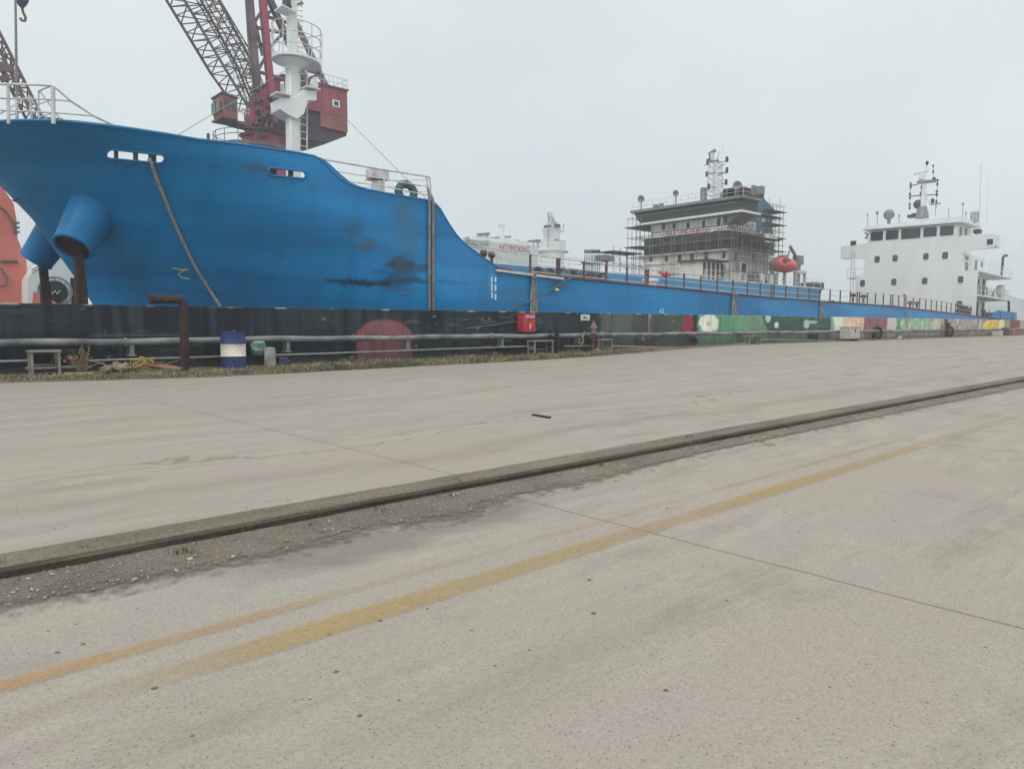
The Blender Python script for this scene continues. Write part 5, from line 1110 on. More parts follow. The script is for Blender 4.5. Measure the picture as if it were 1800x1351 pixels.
fs.append(tuple(n_*4+j for j in range(4))+tuple(N_+n_*4+3-j for j in range(4)))
mb.add(vs, fs); mb.build('hull', M_HULL2, s2)
MB().box(bow+16, stn-.4, Y2+.5, 55.2, zd2+.003, zd2+.03).build('main_deck', M_DECK, s2)
rl = MB()
for dz in (.05, .5, 1.0): rl.path([V((x, Y2+.15, zd2+dz)) for x in (32, 50, stn)], .04 if dz < .1 else .025, 5)
for i in range(30): x = 32+(stn-32)*i/29; rl.tube((x, Y2+.15, zd2), (x, Y2+.15, zd2+1), .03, n=5)
rl.build('deck_railing', M_RAILW, s2)
c6 = crop(1080, 240, 3.555); X2 = 70.26
def f2(cx, cy, x=X2): return W(*c6(cx, cy), 0, x)
def f2s(cx, cy, y): return W(*c6(cx, cy), 1, y)
yn = 43.0; yf_ = f2(190, 700).y; xa = f2s(960, 745, yn).x
z_a = f2(700, 712).z; z_b = f2(700, 585).z; z_d = f2(740, 548).z; z_e = f2(808, 470).z; z_t = f2(808, 374).z
yb0 = f2(806, 420).y; yb1 = f2(152, 470).y; xb = f2s(890, 430, yb0).x
print('ship2', yn, yf_, xa, z_a, z_b, z_d, z_e, z_t, yb0, yb1, xb, zd2)
lo = MB().box(X2, xa, yn, yf_, zd2-.1, z_a).build('lower_house', M_WHITE2, s2)
MB().box(X2-.3, xa+.3, yn-.3, yf_+.3, z_a+.0, z_a+.18).build('deck_edge', M_WHITE, s2)
zmid = (z_a+z_b)/2
MB().box(X2-.05, xa, yn-.05, yf_+.05, z_a+.182, zmid-.06).build('lower_band', M_MAROON, s2); MB().box(X2-.12, xa+.05, yn-.12, yf_+.12, zmid-.058, zmid+.058).build('band_ledge', M_DARK, s2)
MB().box(X2-.05, xa-1, yn-.05, yf_+.05, zmid+.06, z_b).build('upper_band', M_DARK, s2)
# white rail screen with the warning, gallery behind
yl3 = f2(240, 600).y; xr = f2s(900, 600, yn).x
MB().box(X2-.1, X2-.03, yn-.1, yl3, z_b+.002, z_d-.06).build('rail_screen', M_WHITE2, s2)
MB().box(X2-.12, X2, yn-.12, yl3+.1, z_d-.058, z_d+.05).build('screen_cap', M_CRDK, s2)
text('NO SMOKING', .86, M_TXTR, (X2-.12, (f2(370, 590).y+f2(535, 578).y)/2, (z_b+z_d)/2-.02), (0,-1,0), (0,0,1), s2, sx=1.02)
up_ = MB().box(X2+.3, xa-1.5, yn+.7, yf_-.6, z_b+.002, z_e-.2).build('upper_house', M_WHITE2, s2)
for i in range(14): x = X2+i*(xr-X2)/13; MB().box(x-.05, x+.05, yn-.1, yn-.02, z_b+.002, z_d-.06).build('rail_panel_post', M_STEEL, s2)
MB().box(X2+.02, xr, yn-.06, yn-.025, z_b+.004, z_d-.3).build('rail_panel', M_WHITE2, s2)
# bridge deck, dark wheelhouse band with raked ends
MB().prism([V((X2-.6, yb0-.2, z_e-.05)), V((X2-.6, yb1+.15, z_e-.15)), V((xb+.6, yb1+.15, z_e-.15)), V((xb+.6, yb0-.2, z_e-.05))], (0, 0, .22)).build('bridge_deck', M_WHITE, s2)
MB().prism([V((X2-.3, yb0, z_e+.18)), V((X2-.3, yb0, z_t-.2)), V((X2-.3, yb1+.5, z_t-.2)), V((X2-.3, yb1-.4, z_e+.18))], (xb-X2+.5, 0, 0)).build('wheelhouse', M_DARK, s2)
MB().box(X2-.6, xb+.7, yb0-.3, yb1+.8, z_t-.198, z_t+.1).build('roof', M_STEEL, s2)
MB().box(X2-.33, X2-.302, yb0+.3, yb1-.1, z_e+1.0, z_e+1.08).build('window_ledge', M_STEEL, s2)
MB().prism([V((X2+.0, yn, z_e-.16)), V((X2+.0, yb0+.1, z_e-.16)), V((X2+.0, yn, z_e-1.0))], (3, 0, 0)).build('wing_knee', M_STEEL, s2)
for cx, cy, hw_, hh_ in ((297, 562, .2, .38), (364, 560, .17, .30), (451, 554, .17, .32), (549, 544, .17, .36), (643, 532, .22, .42)):
    A = f2(cx, cy); MB().box(X2+.27, X2+.298, A.y-hw_, A.y+hw_, A.z-hh_, A.z+hh_).build('window', M_GLASS, up_)
for cx, cy in ((227, 765), (325, 760), (408, 754), (485, 749), (573, 743), (685, 738)):
    A = f2(cx, cy); MB().box(X2-.03, X2-.002, A.y-.2, A.y+.2, A.z-.4, A.z+.4).build('window', M_GLASS, lo)
for cx, cy in ((760, 745), (868, 755)): A = f2s(cx, cy, yn); MB().box(A.x-.3, A.x+.3, yn-.03, yn-.002, A.z-.4, A.z+.4).build('window', M_GLASS, lo)
# forward lower annexe and deck clutter
A, B = f2(545, 800), f2(700, 770); MB().box(X2-4, X2-.31, yn+.3, A.y, zd2, A.z).build('annexe', M_WHITE2, s2)
MB().box(X2-4.3, X2-.32, yn-.5, A.y+.3, A.z+.001, A.z+.16).build('annexe_roof', M_DARK, s2)
for i in range(5): MB().box(X2-3.9+i*.85, X2-3.5+i*.85, yn+.27, yn+.298, zd2+.3, zd2+2.1).build('annexe_door', M_DARK, s2)
A = f2s(805, 818, yn-.6); MB().box(A.x-.4, A.x+.4, yn-.75, yn-.6, A.z-.45, A.z+.45).build('notice_board', M_BLACK, s2)
MB().box(A.x-.6, A.x+.6, yn-.6, yn-.55, A.z-.6, A.z+.6).box(A.x-.55, A.x-.4, yn-.6, yn-.5, zd2, A.z-.6).box(A.x+.4, A.x+.55, yn-.6, yn-.5, zd2, A.z-.6).build('board_frame', M_WHITE, s2)
gp = MB()
for dz in (0, .5, 1.0, 1.5): gp.path([f2(700, 770)+V((0,-.4,dz*.7)), V((xa, yn-.4, f2(700, 770).z+dz*.7))], .06, 5)
for i in range(12): x = X2+(xa-X2)*i/11; gp.tube((x, yn-.4, zd2), (x, yn-.4, f2(700, 770).z+1.1), .05, n=5)
gp.build('side_gallery', M_FRAME, s2)
for i in range(22): x = X2+random.uniform(-2, 9); y = yn-random.uniform(.2, 1.3); h = random.uniform(.4, 1.6); MB().box(x, x+random.uniform(.2, .8), y, y+.4, zd2, zd2+h).build('deck_gear', M_STEEL if i % 2 else M_WHITE2, s2)
# funnel
xf0, xf1 = f2s(893, 600, 45.0).x, f2s(1000, 620, 45.0).x; zf0 = z_b; zf1 = f2s(905, 352, 45).z
fn = MB(); a0 = [V((xf0, 45, zf0-1)), V((xf1, 45, zf0-1)), V((xf1-.9, 45, zf1-1.9)), V((xf1-.2, 45, zf1-1.5)), V((xf0, 45, zf1))]; fn.prism(a0, (0, 6.4, 0)); fu = fn.build('funnel', M_FUN, s2)
for i in range(4): MB().tube((xf0+.8+i*.8, 47+i % 2, zf1-1), (xf0+.8+i*.8, 47+i % 2, zf1+.5+.3*(i % 2)), .18, n=8).build('exhaust', M_CRDK, fu)
xm_ = (xf0+xf1)/2; text('PO', 1.5, M_TXTP, (xm_-.3, 44.985, f2s(935, 530, 45).z), (1,0,0), (0,0,1), s2, 'funnel_emblem')
for dz, ph_ in ((-1.5, 0), (-2.5, 1)):
    zz = f2s(935, 530, 45).z+dz; MB().path([V((xm_-1.5+i*.35, 44.985, zz+.22*math.sin(i*1.1+ph_))) for i in range(10)], .07, 4).build('funnel_emblem', M_TXTP, s2)
A = f2s(965, 638, 44.4); MB().box(A.x-1.2, A.x+1.6, 44.2, 44.4, A.z-.6, A.z+.5).build('pale_panel', M_WHITE2, s2)
MB().box(xa-1, xa+2.5, yn+.6, yf_-1, z_a+.2, zmid+.6).build('aft_casing', M_DARK, s2)
# roof gear
rl = MB()
for dz in (.5, 1.0): rl.path([V((xb, yb0-.2, z_t+dz)), V((X2-.4, yb0-.2, z_t+dz)), V((X2-.4, yb1+.6, z_t+dz))], .025, 5)
for i in range(16): y = yb0-.2+(yb1-yb0+.8)*i/15; rl.tube((X2-.4, y, z_t), (X2-.4, y, z_t+1), .025, n=5)
rl.build('roof_railing', M_RAILW, s2)
for cx, cy, r_ in ((168, 390, .42), (385, 355, .34), (770, 308, .5)):
    A = f2(cx, cy); MB().lathe(A, [(r_*.3, .2), (r_*.9, .1), (r_, -.15), (r_*.9, -.2), (r_*.2, .0)], 12, (1,.3,0), (0,0,1)).tube(A, V((A.x, A.y, z_t)), .08, n=6).build('searchlight', M_STEEL, s2)
for cx, h, w_ in ((235, .5, .3), (268, .6, .2), (530, 1.6, .35), (655, .7, .4), (845, 1.0, .2), (880, .8, .5)):
    A = f2(cx, 380); MB().box(X2+.4, X2+1, A.y-w_, A.y+w_*.4, z_t+.1, z_t+.1+h).build('roof_box', M_STEEL, s2)
A = f2(690, 360); B = f2(800, 345); MB().box(X2+.1, X2+.5, min(A.y,B.y), max(A.y,B.y), z_t+.1, z_t+.85).build('roof_locker', M_DARK, s2); MB().box(X2+.1, xb+2, yb0+.3, yb0+2.5, z_t+.1, z_t+1.1).build('roof_locker', M_MAROON, s2)
# lattice signal mast
XM2 = X2+2.0
def m2(cx, cy): return W(*c6(cx, cy), 0, XM2)
ms = MB(); A0_, A1_ = m2(575, 375), m2(640, 375); B0_, B1_ = m2(592, 160), m2(640, 150)
truss(ms, [A0_, A1_, A1_+V((1.4,0,0)), A0_+V((1.4,0,0))], [B0_, B1_, B1_+V((1.0,0,0)), B0_+V((1.0,0,0))], 6, .09, .05)
ms.tube(m2(645, 375), m2(640, 160), .2, .14, 8); ms.tube(m2(640, 160), m2(655, 90), .1, .05, 8); ms.tube(m2(670, 110), m2(680, 50), .03, n=5)
sm_ = ms.build('signal_mast', M_FARW, s2)
for cy, x0, x1, th_ in ((158, 580, 650, .30), (232, 575, 705, .14), (322, 578, 650, .12)): MB().bar(m2(x0, cy), m2(x1, cy-6), th_*.8, th_*.8).build('crosstree', M_STEEL, sm_)
for x0, y0, x1, y1 in ((562, 178, 600, 176), (645, 165, 715, 148), (645, 250, 690, 222), (645, 195, 690, 170), (645, 300, 700, 290)): MB().bar(m2(x0, y0), m2(x1, y1), .07).build('yard', M_STEEL, sm_)
for cx, cy in ((600, 138), (583, 163), (703, 148), (703, 215), (698, 290), (578, 240), (590, 318)): A = m2(cx, cy); MB().lathe(A-V((0,0,.2)), [(.14, 0), (.16, .1), (.16, .5), (.1, .6)], 8).build('signal_lamp', M_DSTEEL, sm_)
MB().bar(m2(590, 113), m2(632, 85), .22, .3).build('radar_scanner', M_STEEL, sm_); MB().tube(m2(612, 105), m2(612, 150), .25, .2, 8).build('scanner_gearbox', M_FARW, sm_)
# deck cargo gear forward of the house
for cx, cy, w_, h in ((215, 870, 1.4, 1.6), (260, 880, 1.2, 1.8)):
    pass
A = f2s(245, 900, 44.5); MB().lathe((A.x, 44.5, zd2), [(.7, 0), (.6, 1.3), (.8, 1.5), (.8, 1.7)], 14).build('vent_trunk', M_WHITE2, s2)
A = f2s(330, 862, 44.0); MB().ball(A, .45, .6, 10).tube(A+V((-1.6, 0, .4)), A, .1, n=6).build('hose_reel', M_LIFE, s2)
# aft frames below the lifeboat
for cx in (1010, 1060, 1125, 1185): A = f2s(cx, 920, 42.2); MB().box(A.x-.14, A.x+.14, 42, 42.3, zd2, f2s(cx, 850, 42.2).z).build('davit_post', M_RAILW, s2)
A, B = f2s(1125, 852, 42.2), f2s(1185, 852, 42.2); MB().box(A.x, B.x, 41.9, 42.4, A.z, A.z+.3).build('davit_beam', M_RAILW, s2)
for i in range(8): A = f2s(1195+i*12, 930, 43); MB().box(A.x-.3, A.x+.3, 42.5, 43.5, zd2, zd2+.6+.3*random.random()).build('mooring_winch', M_DSTEEL, s2)
dv = MB(); A = f2s(1145, 830, 44); dv.tube((A.x, 44, zd2), (A.x, 44, f2s(1145, 770, 44).z), .35, n=10); dv.bar(f2s(1150, 775, 44), f2s(1097, 685, 44), .28); dv.box(A.x-.6, A.x+.7, 43.6, 44.4, f2s(1145, 775, 44).z-.5, f2s(1145, 775, 44).z+.6); dv.build('provision_crane', M_STEEL, s2)
dv = MB(); dv.path([f2s(1000, 905, 42.5), f2s(985, 790, 42.5), f2s(1030, 745, 42.5), f2s(1085, 745, 42.5), f2s(1095, 715, 42.5)], .14, 6); dv.path([f2s(960, 820, 42.5), f2s(1020, 890, 42.5)], .14, 6); dv.build('lifeboat_davit', M_FRAME, s2)
# lifeboat
A, B = f2s(996, 800, 42.3), f2s(1112, 800, 42.3); zc_ = (f2s(1050, 757, 42.3).z+f2s(1050, 850, 42.3).z)/2; hz = (f2s(1050, 757, 42.3).z-f2s(1050, 850, 42.3).z)/2
lb = thing('lifeboat', 'enclosed red lifeboat hanging in its davit beside the scaffolded house', 'lifeboat', ((A.x+B.x)/2, 42.3, zc_-hz))
mb = MB(); n_ = 16; vs = []; LN = B.x-A.x
for i in range(13):
    u_ = i/12; e_ = max(.04, (1-abs(2*u_-1)**3.2)**.55)
    for j in range(n_): t_ = 2*math.pi*j/n_; vs.append((A.x+LN*u_, 42.3+1.25*e_*math.cos(t_), zc_+hz*e_*(math.sin(t_)*(1 if math.sin(t_) > 0 else 1.0))))
mb.add(vs, [(i*n_+j, i*n_+(j+1)%n_, (i+1)*n_+(j+1)%n_, (i+1)*n_+j) for i in range(12) for j in range(n_)]+[tuple(range(n_)), tuple(reversed(range(12*n_, 13*n_)))])
mb.build('hull', M_LIFE, lb)
MB().box(A.x+LN*.12, A.x+LN*.42, 41.2, 41.5, zc_+hz*.2, zc_+hz*.75).build('canopy_window', M_GREEN, lb); MB().box((A.x+B.x)/2-.5, (A.x+B.x)/2+.5, 41.9, 42.7, zc_+hz*.9, zc_+hz*1.15).build('hatch', M_LIFE, lb)
# scaffolding towers
def scaffold(x0, x1, y0, y1, z0, z1, nx, ny, nz_, label, planks):
    t = thing('scaffolding', label, 'scaffolding', ((x0+x1)/2, (y0+y1)/2, z0), group='scaffolding round the second ship'); pm = MB()
    for i in range(nx+1):
        for j in range(ny+1):
            x, y = x0+(x1-x0)*i/max(1,nx), y0+(y1-y0)*j/max(1,ny); zt_ = z1-random.random()*1.2; MB().tube((x, y, z0), (x, y, zt_), .03, n=5).build('upright', M_SCAF, t)
    for k_ in range(1, nz_+1):
        z = z0+(z1-z0-1)*k_/nz_; tm = MB()
        for j in range(ny+1): y = y0+(y1-y0)*j/max(1,ny); tm.tube((x0-.3, y, z), (x1+.3, y, z), .022, n=5)
        for i in range(nx+1): x = x0+(x1-x0)*i/max(1,nx); tm.tube((x, y0-.3, z+.06), (x, y1+.3, z+.06), .022, n=5)
        if k_ % 2: tm.tube((x0, y0, z), (x1, y1, z-(z1-z0)/nz_), .03, n=5)
        tm.build('ledger', M_SCAF, t)
        if k_ in planks: MB().box(x0-.4, x1+.4, y0-.3, y1+.3, z+.1, z+.15).build('plank_deck', M_SCAF, t)
A = f2(105, 700); scaffold(X2-.8, X2+4, f2(195, 700).y+.2, f2(110, 700).y, zd2, f2(150, 462).z, 3, 3, 7, 'tall scaffolding tower at the far left of the wrapped bridge house', (4, 6))
scaffold(X2-4, X2+1, f2(128, 780).y, f2(42, 780).y, zd2, f2(60, 690).z, 4, 2, 3, 'low stepped scaffolding left of the tall tower', (3,))
x0 = f2s(965, 500, 44.5).x; x1 = f2s(1055, 500, 44.5).x; scaffold(x0, x1, 44.5, 50, zd2+2, f2s(1000, 375, 44.5).z, 4, 3, 10, 'scaffolding tower behind the blue funnel at the right', (3, 5, 7, 9))
scaffold(X2-1.1, X2-.55, yn-1.2, yf_, zd2, z_e-.6, 1, 8, 5, 'thin scaffolding tubes before the front of the wrapped house', ())
scaffold(X2+.6, xa-.5, yn-1.5, yn-.9, zd2, z_t-.5, 4, 1, 6, 'scaffolding tubes on the quay side of the wrapped house', (4, 6))
# ------------------------------------------------------------------ SHIP 3 (far white house with NO SMOKING)
c8 = crop(800, 360, 8.571); Y3 = 88.0
def f3(cx, cy, y=Y3): return W(*c8(cx, cy), 1, y)
A, B = f3(120, 560), f3(1250, 600); s3 = thing('white_ship', 'faint white ship house reading NO SMOKING beyond the deck rails', 'ship', ((A.x+B.x)/2, Y3, 0))
ztp = f3(700, 545).z
h3 = MB().box(A.x, B.x, Y3, Y3+14, 3, ztp-.2).build('deckhouse', M_FARW, s3)
MB().box(A.x+3, B.x-1, Y3+1, Y3+12, ztp-.199, ztp+.5).build('upper_house', M_FARW, s3)
mb = MB().prism([(A.x-30, Y3-1.5, -2), (B.x+25, Y3-1.5, -2), (B.x+25, Y3-1.5, 4.5), (A.x-32, Y3-1.5, 5.5)], (0, 17, 0)); mb.build('hull', M_FARW, s3)
a_, b_ = f3(680, 645), f3(1110, 690); text('NO SMOKING', 1.62, M_TXTR, ((a_.x+b_.x)/2, Y3-.02, (a_.z+b_.z)/2), (1,0,0), (0,0,1), s3, sx=(b_.x-a_.x)/9.6/1.0, depth=.01)
mm = MB().tube(f3(695, 560, Y3+4), f3(695, 320, Y3+4), .65, .4, 8).bar(f3(655, 312, Y3+4), f3(745, 318, Y3+4), .5, .4).build('mast', M_FARW, s3)
MB().bar(f3(340, 515, Y3+4), f3(835, 482, Y3+4), .3).build('derrick_boom', M_STEEL, s3)
for cx, cy, r_ in ((345, 455, .9), (395, 448, .7), (450, 445, .8), (478, 434, .4), (910, 545, .6), (1100, 552, .6), (1165, 548, .7), (1230, 545, .8)):
    p_ = f3(cx, cy, Y3+3); r_ *= .5; MB().box(p_.x-r_, p_.x+r_, Y3+2.4, Y3+2.8, p_.z-r_*.6, p_.z+r_*.5).bar(p_, V((p_.x, Y3+2.5, ztp)), .12).build('roof_fitting', M_STEEL, s3)
for cx, cy in ((180, 520), (210, 560), (260, 560), (300, 565), (340, 575), (410, 572), (480, 570)):
    p_ = f3(cx, cy, Y3-.2); MB().box(p_.x-.28, p_.x+.28, Y3-.4, Y3-.02, p_.z-.3, p_.z+.35).build('deck_fitting', M_CABG, s3)
# far white jib crane
Y4 = 105.0
def f4(cx, cy, y=Y4): return W(*c8(cx, cy), 1, y)
p_ = f4(1560, 700); wc = thing('white_crane', 'small pale jib crane standing beyond the ship decks in haze', 'crane', (p_.x, Y4, 0))
MB().lathe((p_.x, Y4+2, 0), [(3, 0), (2.6, f4(1560, 690).z-.5), (3.2, f4(1560, 690).z)], 12).build('pedestal', M_FARW, wc)
A, B = f4(1465, 675), f4(1670, 540); MB().box(A.x, B.x, Y4, Y4+5, A.z, B.z).build('machine_house', M_FARW, wc); MB().box(A.x+3, B.x+.4, Y4-.3, Y4+5.3, A.z-.4, A.z-.002).build('house_base', M_STEEL, wc)
MB().prism([f4(1500, 540), f4(1580, 540), f4(1590, 330), f4(1470, 330)], (0, 3, 0)).build('tower', M_FARW, wc)
jb = MB(); truss(jb, [f4(1475, 340), f4(1530, 300), f4(1530, 300, Y4+2), f4(1475, 340, Y4+2)], [f4(1400, 110), f4(1418, 105), f4(1418, 105, Y4+1), f4(1400, 110, Y4+1)], 8, .45, .3); jb.build('jib', M_FARW, wc)
MB().box(f4(1495, 320).x, f4(1560, 300).x, Y4-.5, Y4+3, f4(1500, 330).z, f4(1500, 290).z).build('winch', M_DSTEEL, wc)
MB().tube(f4(1405, 110), f4(1400, 640), .1, n=5).build('hoist_cable', M_STEEL, wc)
MB().path([f4(1575, 330), f4(1640, 260), f4(1640, 390), f4(1580, 400)], .25, 5).build('back_stay', M_FARW, wc)
# ------------------------------------------------------------------ orange vessel and white tug seen past the stem
YO = 52.0
def fo(px, py, y=YO): return W(px, py, 1, y)
ov = thing('orange_ship', 'orange red ship hull partly seen at the left edge behind the bow', 'ship', (fo(20, 520).x, YO, 0))
e_ = [(-260, 200), (-10, 295), (8, 335), (24, 358), (29, 385), (31, 420), (47, 458), (47, 560), (-260, 560)]
mb = MB(); fr0 = [fo(*q_) for q_ in e_]; mb.prism(fr0, (-3, 12, 0)); mb.build('hull', M_ORANGE, ov)
MB().path([fo(*q_)+V((0,-.1,0)) for q_ in ((-5, 360), (10, 372), (22, 390), (29, 412))], .05, 6).build('rubbing_strake', M_CRDK, ov)
MB().path([fo(*q_)+V((0,-.1,0)) for q_ in ((0, 459), (28, 459), (31, 461))], .08, 5).build('hand_rail', M_CRDK, ov)
MB().path([fo(*q_)+V((0,-.15,0)) for q_ in ((0, 470), (12, 490), (10, 500), (0, 503))], .06, 5).build('bracket', M_CRDK, ov)
for i in range(3): MB().box(fo(29, 392+i*8).x-.12, fo(29, 392+i*8).x+.14, YO-.14, YO-.002, fo(30, 392+i*8).z-.06, fo(30, 392+i*8).z+.06).build('step', M_CRDK, ov)
YT = 50.0
tg = thing('white_tug', 'white vessel side with a big round black fan seen under the blue bow', 'boat', (fo(95, 520, YT).x, YT, 0))
mb = MB().prism([fo(*q_, YT) for q_ in ((49, 560), (49, 490), (62, 470), (95, 450), (125, 452), (140, 490), (160, 560))], (0, 8, 0)); mb.build('wheelhouse', M_WHITE, tg)
mb = MB().prism([fo(*q_, YT-.3) for q_ in ((55, 570), (60, 512), (85, 524), (100, 532), (100, 570))], (0, .28, 0)); mb.build('bow_plate', M_ORANGE, tg)
p_ = fo(97, 513, YT-.2); fan = MB().lathe(p_, [(.62, -.2), (.66, 0), (.5, .02), (.1, .1), (.02, .12)], 24, (0,-1,0), (0,0,1)).build('round_fan', M_BLACK, tg)
MB().torus(p_, .86, .05, (0,1,0), 28, 6).build('fan_ring', M_STEEL, tg)
for i in range(8): a_ = i*math.pi/4; MB().bar(p_+V((.6*math.cos(a_), -.02, .6*math.sin(a_))), p_+V((.9*math.cos(a_), -.02, .9*math.sin(a_))), .05).build('fan_spoke', M_STEEL, tg)
for i in range(4): MB().box(p_.x-.2+.12*i, p_.x-.13+.12*i, YT-.36, YT-.33, p_.z-.12+.1*(i % 2), p_.z-.02+.1*(i % 2)).build('fan_rivet', M_RAILW, fan)
MB().box(fo(124, 500, YT).x, fo(129, 500, YT).x, YT-.05, YT-.002, 1.5, fo(125, 488, YT).z).build('door', M_BLACK, tg)
for q_ in (((55, 475), (103, 446)), ((56, 480), (104, 452))): MB().tube(fo(*q_[0], YT-.5), fo(*q_[1], YT-.5), .04, n=5).build('guard_rail', M_STEEL, tg)
# ------------------------------------------------------------------ red portal crane behind the bow
YC = 72.0
def fc(px, py, y=YC): return W(px, py, 1, y)
X0, X1 = fc(497, 135).x, fc(610, 157).x; zt0 = fc(497, 133).z; zb_ = fc(612, 212).z
cr = thing('portal_crane', 'red slewing portal crane with lattice boom towering behind the blue bow', 'crane', (fc(480, 260).x, YC+3, 0))
YB = YC+7.5
hs_ = MB()
zl = fc(610, 207).z
plan = [(X0, YC), (X1, YC), (X1, YB), (X0, YB)]
hs_.prism([V((x, y, zl)) for x, y in plan], (0, 0, zt0-zl)); house = hs_.build('machine_house', M_CRRED, cr)
MB().prism([V((x, y, zt0+.002)) for x, y in [(X0-.1, YC-.15), (X1+.15, YC-.15), (X1+.15, YB+.1), (X0-.1, YB+.1)]], (0, 0, .15)).build('roof', M_CRDK, house)
for i in range(1, 6): x = X0+(X1-X0)*(.28+.135*i-.1); MB().box(x-.035, x+.035, YC-.05, YC-.002, zl, zt0).build('panel_rib', M_CRDK, house)
A, B = fc(584, 175), fc(597, 190); wf = MB().box(A.x, B.x, YC-.08, YC-.003, B.z, A.z).build('window_frame', M_WHITE, house); MB().box(A.x+.18, B.x-.18, YC-.10, YC-.082, B.z+.15, A.z-.15).build('window_pane', M_GLASS, wf)
# counterweight skirt and dark under-deck
A = fc(564, 205); MB().prism([V((A.x, YC+.02, zl-.002)), V((X1, YC+.02, zl-.002)), V((X1, YC+.02, fc(610, 233).z)), V((A.x, YC+.02, fc(564, 222).z))], (0, 5.9, 0)).build('counterweight', M_CRRUST, cr)
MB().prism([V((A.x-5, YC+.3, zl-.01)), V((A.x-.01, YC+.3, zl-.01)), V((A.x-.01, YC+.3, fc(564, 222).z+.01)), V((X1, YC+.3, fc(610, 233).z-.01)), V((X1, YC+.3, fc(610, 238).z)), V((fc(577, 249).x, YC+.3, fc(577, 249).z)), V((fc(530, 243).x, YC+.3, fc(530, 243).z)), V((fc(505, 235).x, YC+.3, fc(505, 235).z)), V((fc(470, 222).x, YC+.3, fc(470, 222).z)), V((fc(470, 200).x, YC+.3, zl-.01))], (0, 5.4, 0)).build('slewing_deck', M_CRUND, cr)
xc_ = fc(488, 245).x
MB().lathe((xc_, YC+3, 0), [(2.6, 0), (2.6, fc(488, 256).z-.3), (2.4, fc(488, 254).z), (2.2, fc(488, 232).z-.3), (2.6, fc(488, 232).z)], 20).build('pedestal', M_CRRED, cr)
pl_ = MB().lathe((xc_-1.2, YC+3, fc(488, 256).z-.5), [(3.9, 0), (4.0, .1), (4.0, .45), (3.9, .5)], 20).build('walkway', M_CRDK, cr)
rr = MB()
for dz in (1.1, 2.0): rr.torus((xc_-1.2, YC+3, fc(488, 256).z+dz*.6), 3.9, .04, (0,0,1), 24, 5)
for i in range(16): a_ = i*math.pi/8; rr.tube((xc_-1.2+3.9*math.cos(a_), YC+3+3.9*math.sin(a_), fc(488, 256).z), (xc_-1.2+3.9*math.cos(a_), YC+3+3.9*math.sin(a_), fc(488, 256).z+1.2), .04, n=5)
rr.build('walkway_railing', M_CRDK, pl_)
lad = MB(); A, B = fc(447, 244, YC+.5), fc(452, 226, YC+.5); s_ = V((.7, 0, 0)); lad.bar(A, B, .08).bar(A+s_, B+s_, .08)
for i in range(8): u_ = A.lerp(B, (i+.5)/8); lad.bar(u_, u_+s_, .07)
lad.build('access_ladder', M_CRDK, cr)
for sx_ in (-6, 6):
    for sy_ in (-3, 9): MB().bar((xc_+sx_*.4, YC+3+(sy_-3)*.4, 5), (xc_+sx_, YC+sy_, 0), .9).build('portal_leg', M_CRRED, cr)
# front column under the boom, rusty machinery
MB().prism([fc(446, 215), fc(457, 224), fc(480, 220), fc(497, 205), fc(492, 165), fc(474, 152), fc(456, 160), fc(444, 190)], (0, 2.2, 0)).build('slewing_column', M_CRRED, cr)
for i in range(22):
    p_ = fc(random.uniform(446, 488), random.uniform(165, 222), YC-.4); s_ = random.uniform(.10, .30); MB().box(p_.x-s_, p_.x+s_, YC-.6, YC-.02, p_.z-s_*.8, p_.z+s_).build('winch_gear', M_CRDK, cr)
# operator cab on its bracket
xa_, xb_ = fc(394, 180).x, fc(417, 180).x; ztc, zbc = fc(394, 165).z, fc(400, 205).z; yc2 = YC+2.6
cb = MB().prism([V((xa_, YC, zbc)), V((xb_, YC, zbc)), V((xb_, YC, ztc-.25)), V((xa_-.1, YC, ztc)), V((xa_-.25, YC, ztc-1.0))], (0, 2.6, 0)).build('operator_cab', M_CRRUST, cr)
MB().prism([V((xa_-.25, YC-.15, ztc+.04)), V((xb_+.1, YC-.15, ztc-.24)), V((xb_+.1, YC-.15, ztc-.12)), V((xa_-.25, YC-.15, ztc+.16))], (0, 2.9, 0)).build('cab_roof', M_CRDK, cb)
for y0_, y1_ in ((YC+.2, YC+1.2), (YC+1.4, YC+2.45)): MB().box(xa_-.34, xa_-.27, y0_, y1_, zbc+.55, ztc-.5).build('cab_window', M_PORT, cb)
for x0_, x1_ in ((xa_+.05, xa_+.55), (xa_+.7, xa_+1.15)): MB().box(x0_, x1_, YC-.04, YC-.004, zbc+.7, ztc-.45).build('cab_window', M_PORT, cb)
MB().box(xa_-.3, xb_, YC-.03, YC+2.6, zbc-.18, zbc-.003).build('cab_floor', M_CRDK, cb)
MB().prism([V((xa_+.2, YC+.2, zbc-.185)), V((fc(442, 199).x, YC+.2, zbc-.1)), V((fc(446, 222).x, YC+.2, fc(446, 222).z)), V((fc(425, 217).x, YC+.2, fc(425, 217).z))], (0, 2.0, 0)).build('cab_bracket', M_CRDK, cr)
rr = MB()
for dy in (0, 6): rr.path([fc(417, 190+dy), fc(438, 193+dy)], .04, 5)
for px in (418, 425, 432, 438): rr.tube(fc(px, 190), fc(px, 203), .04, n=5)
rr.build('cab_railing', M_RAILW, cr)
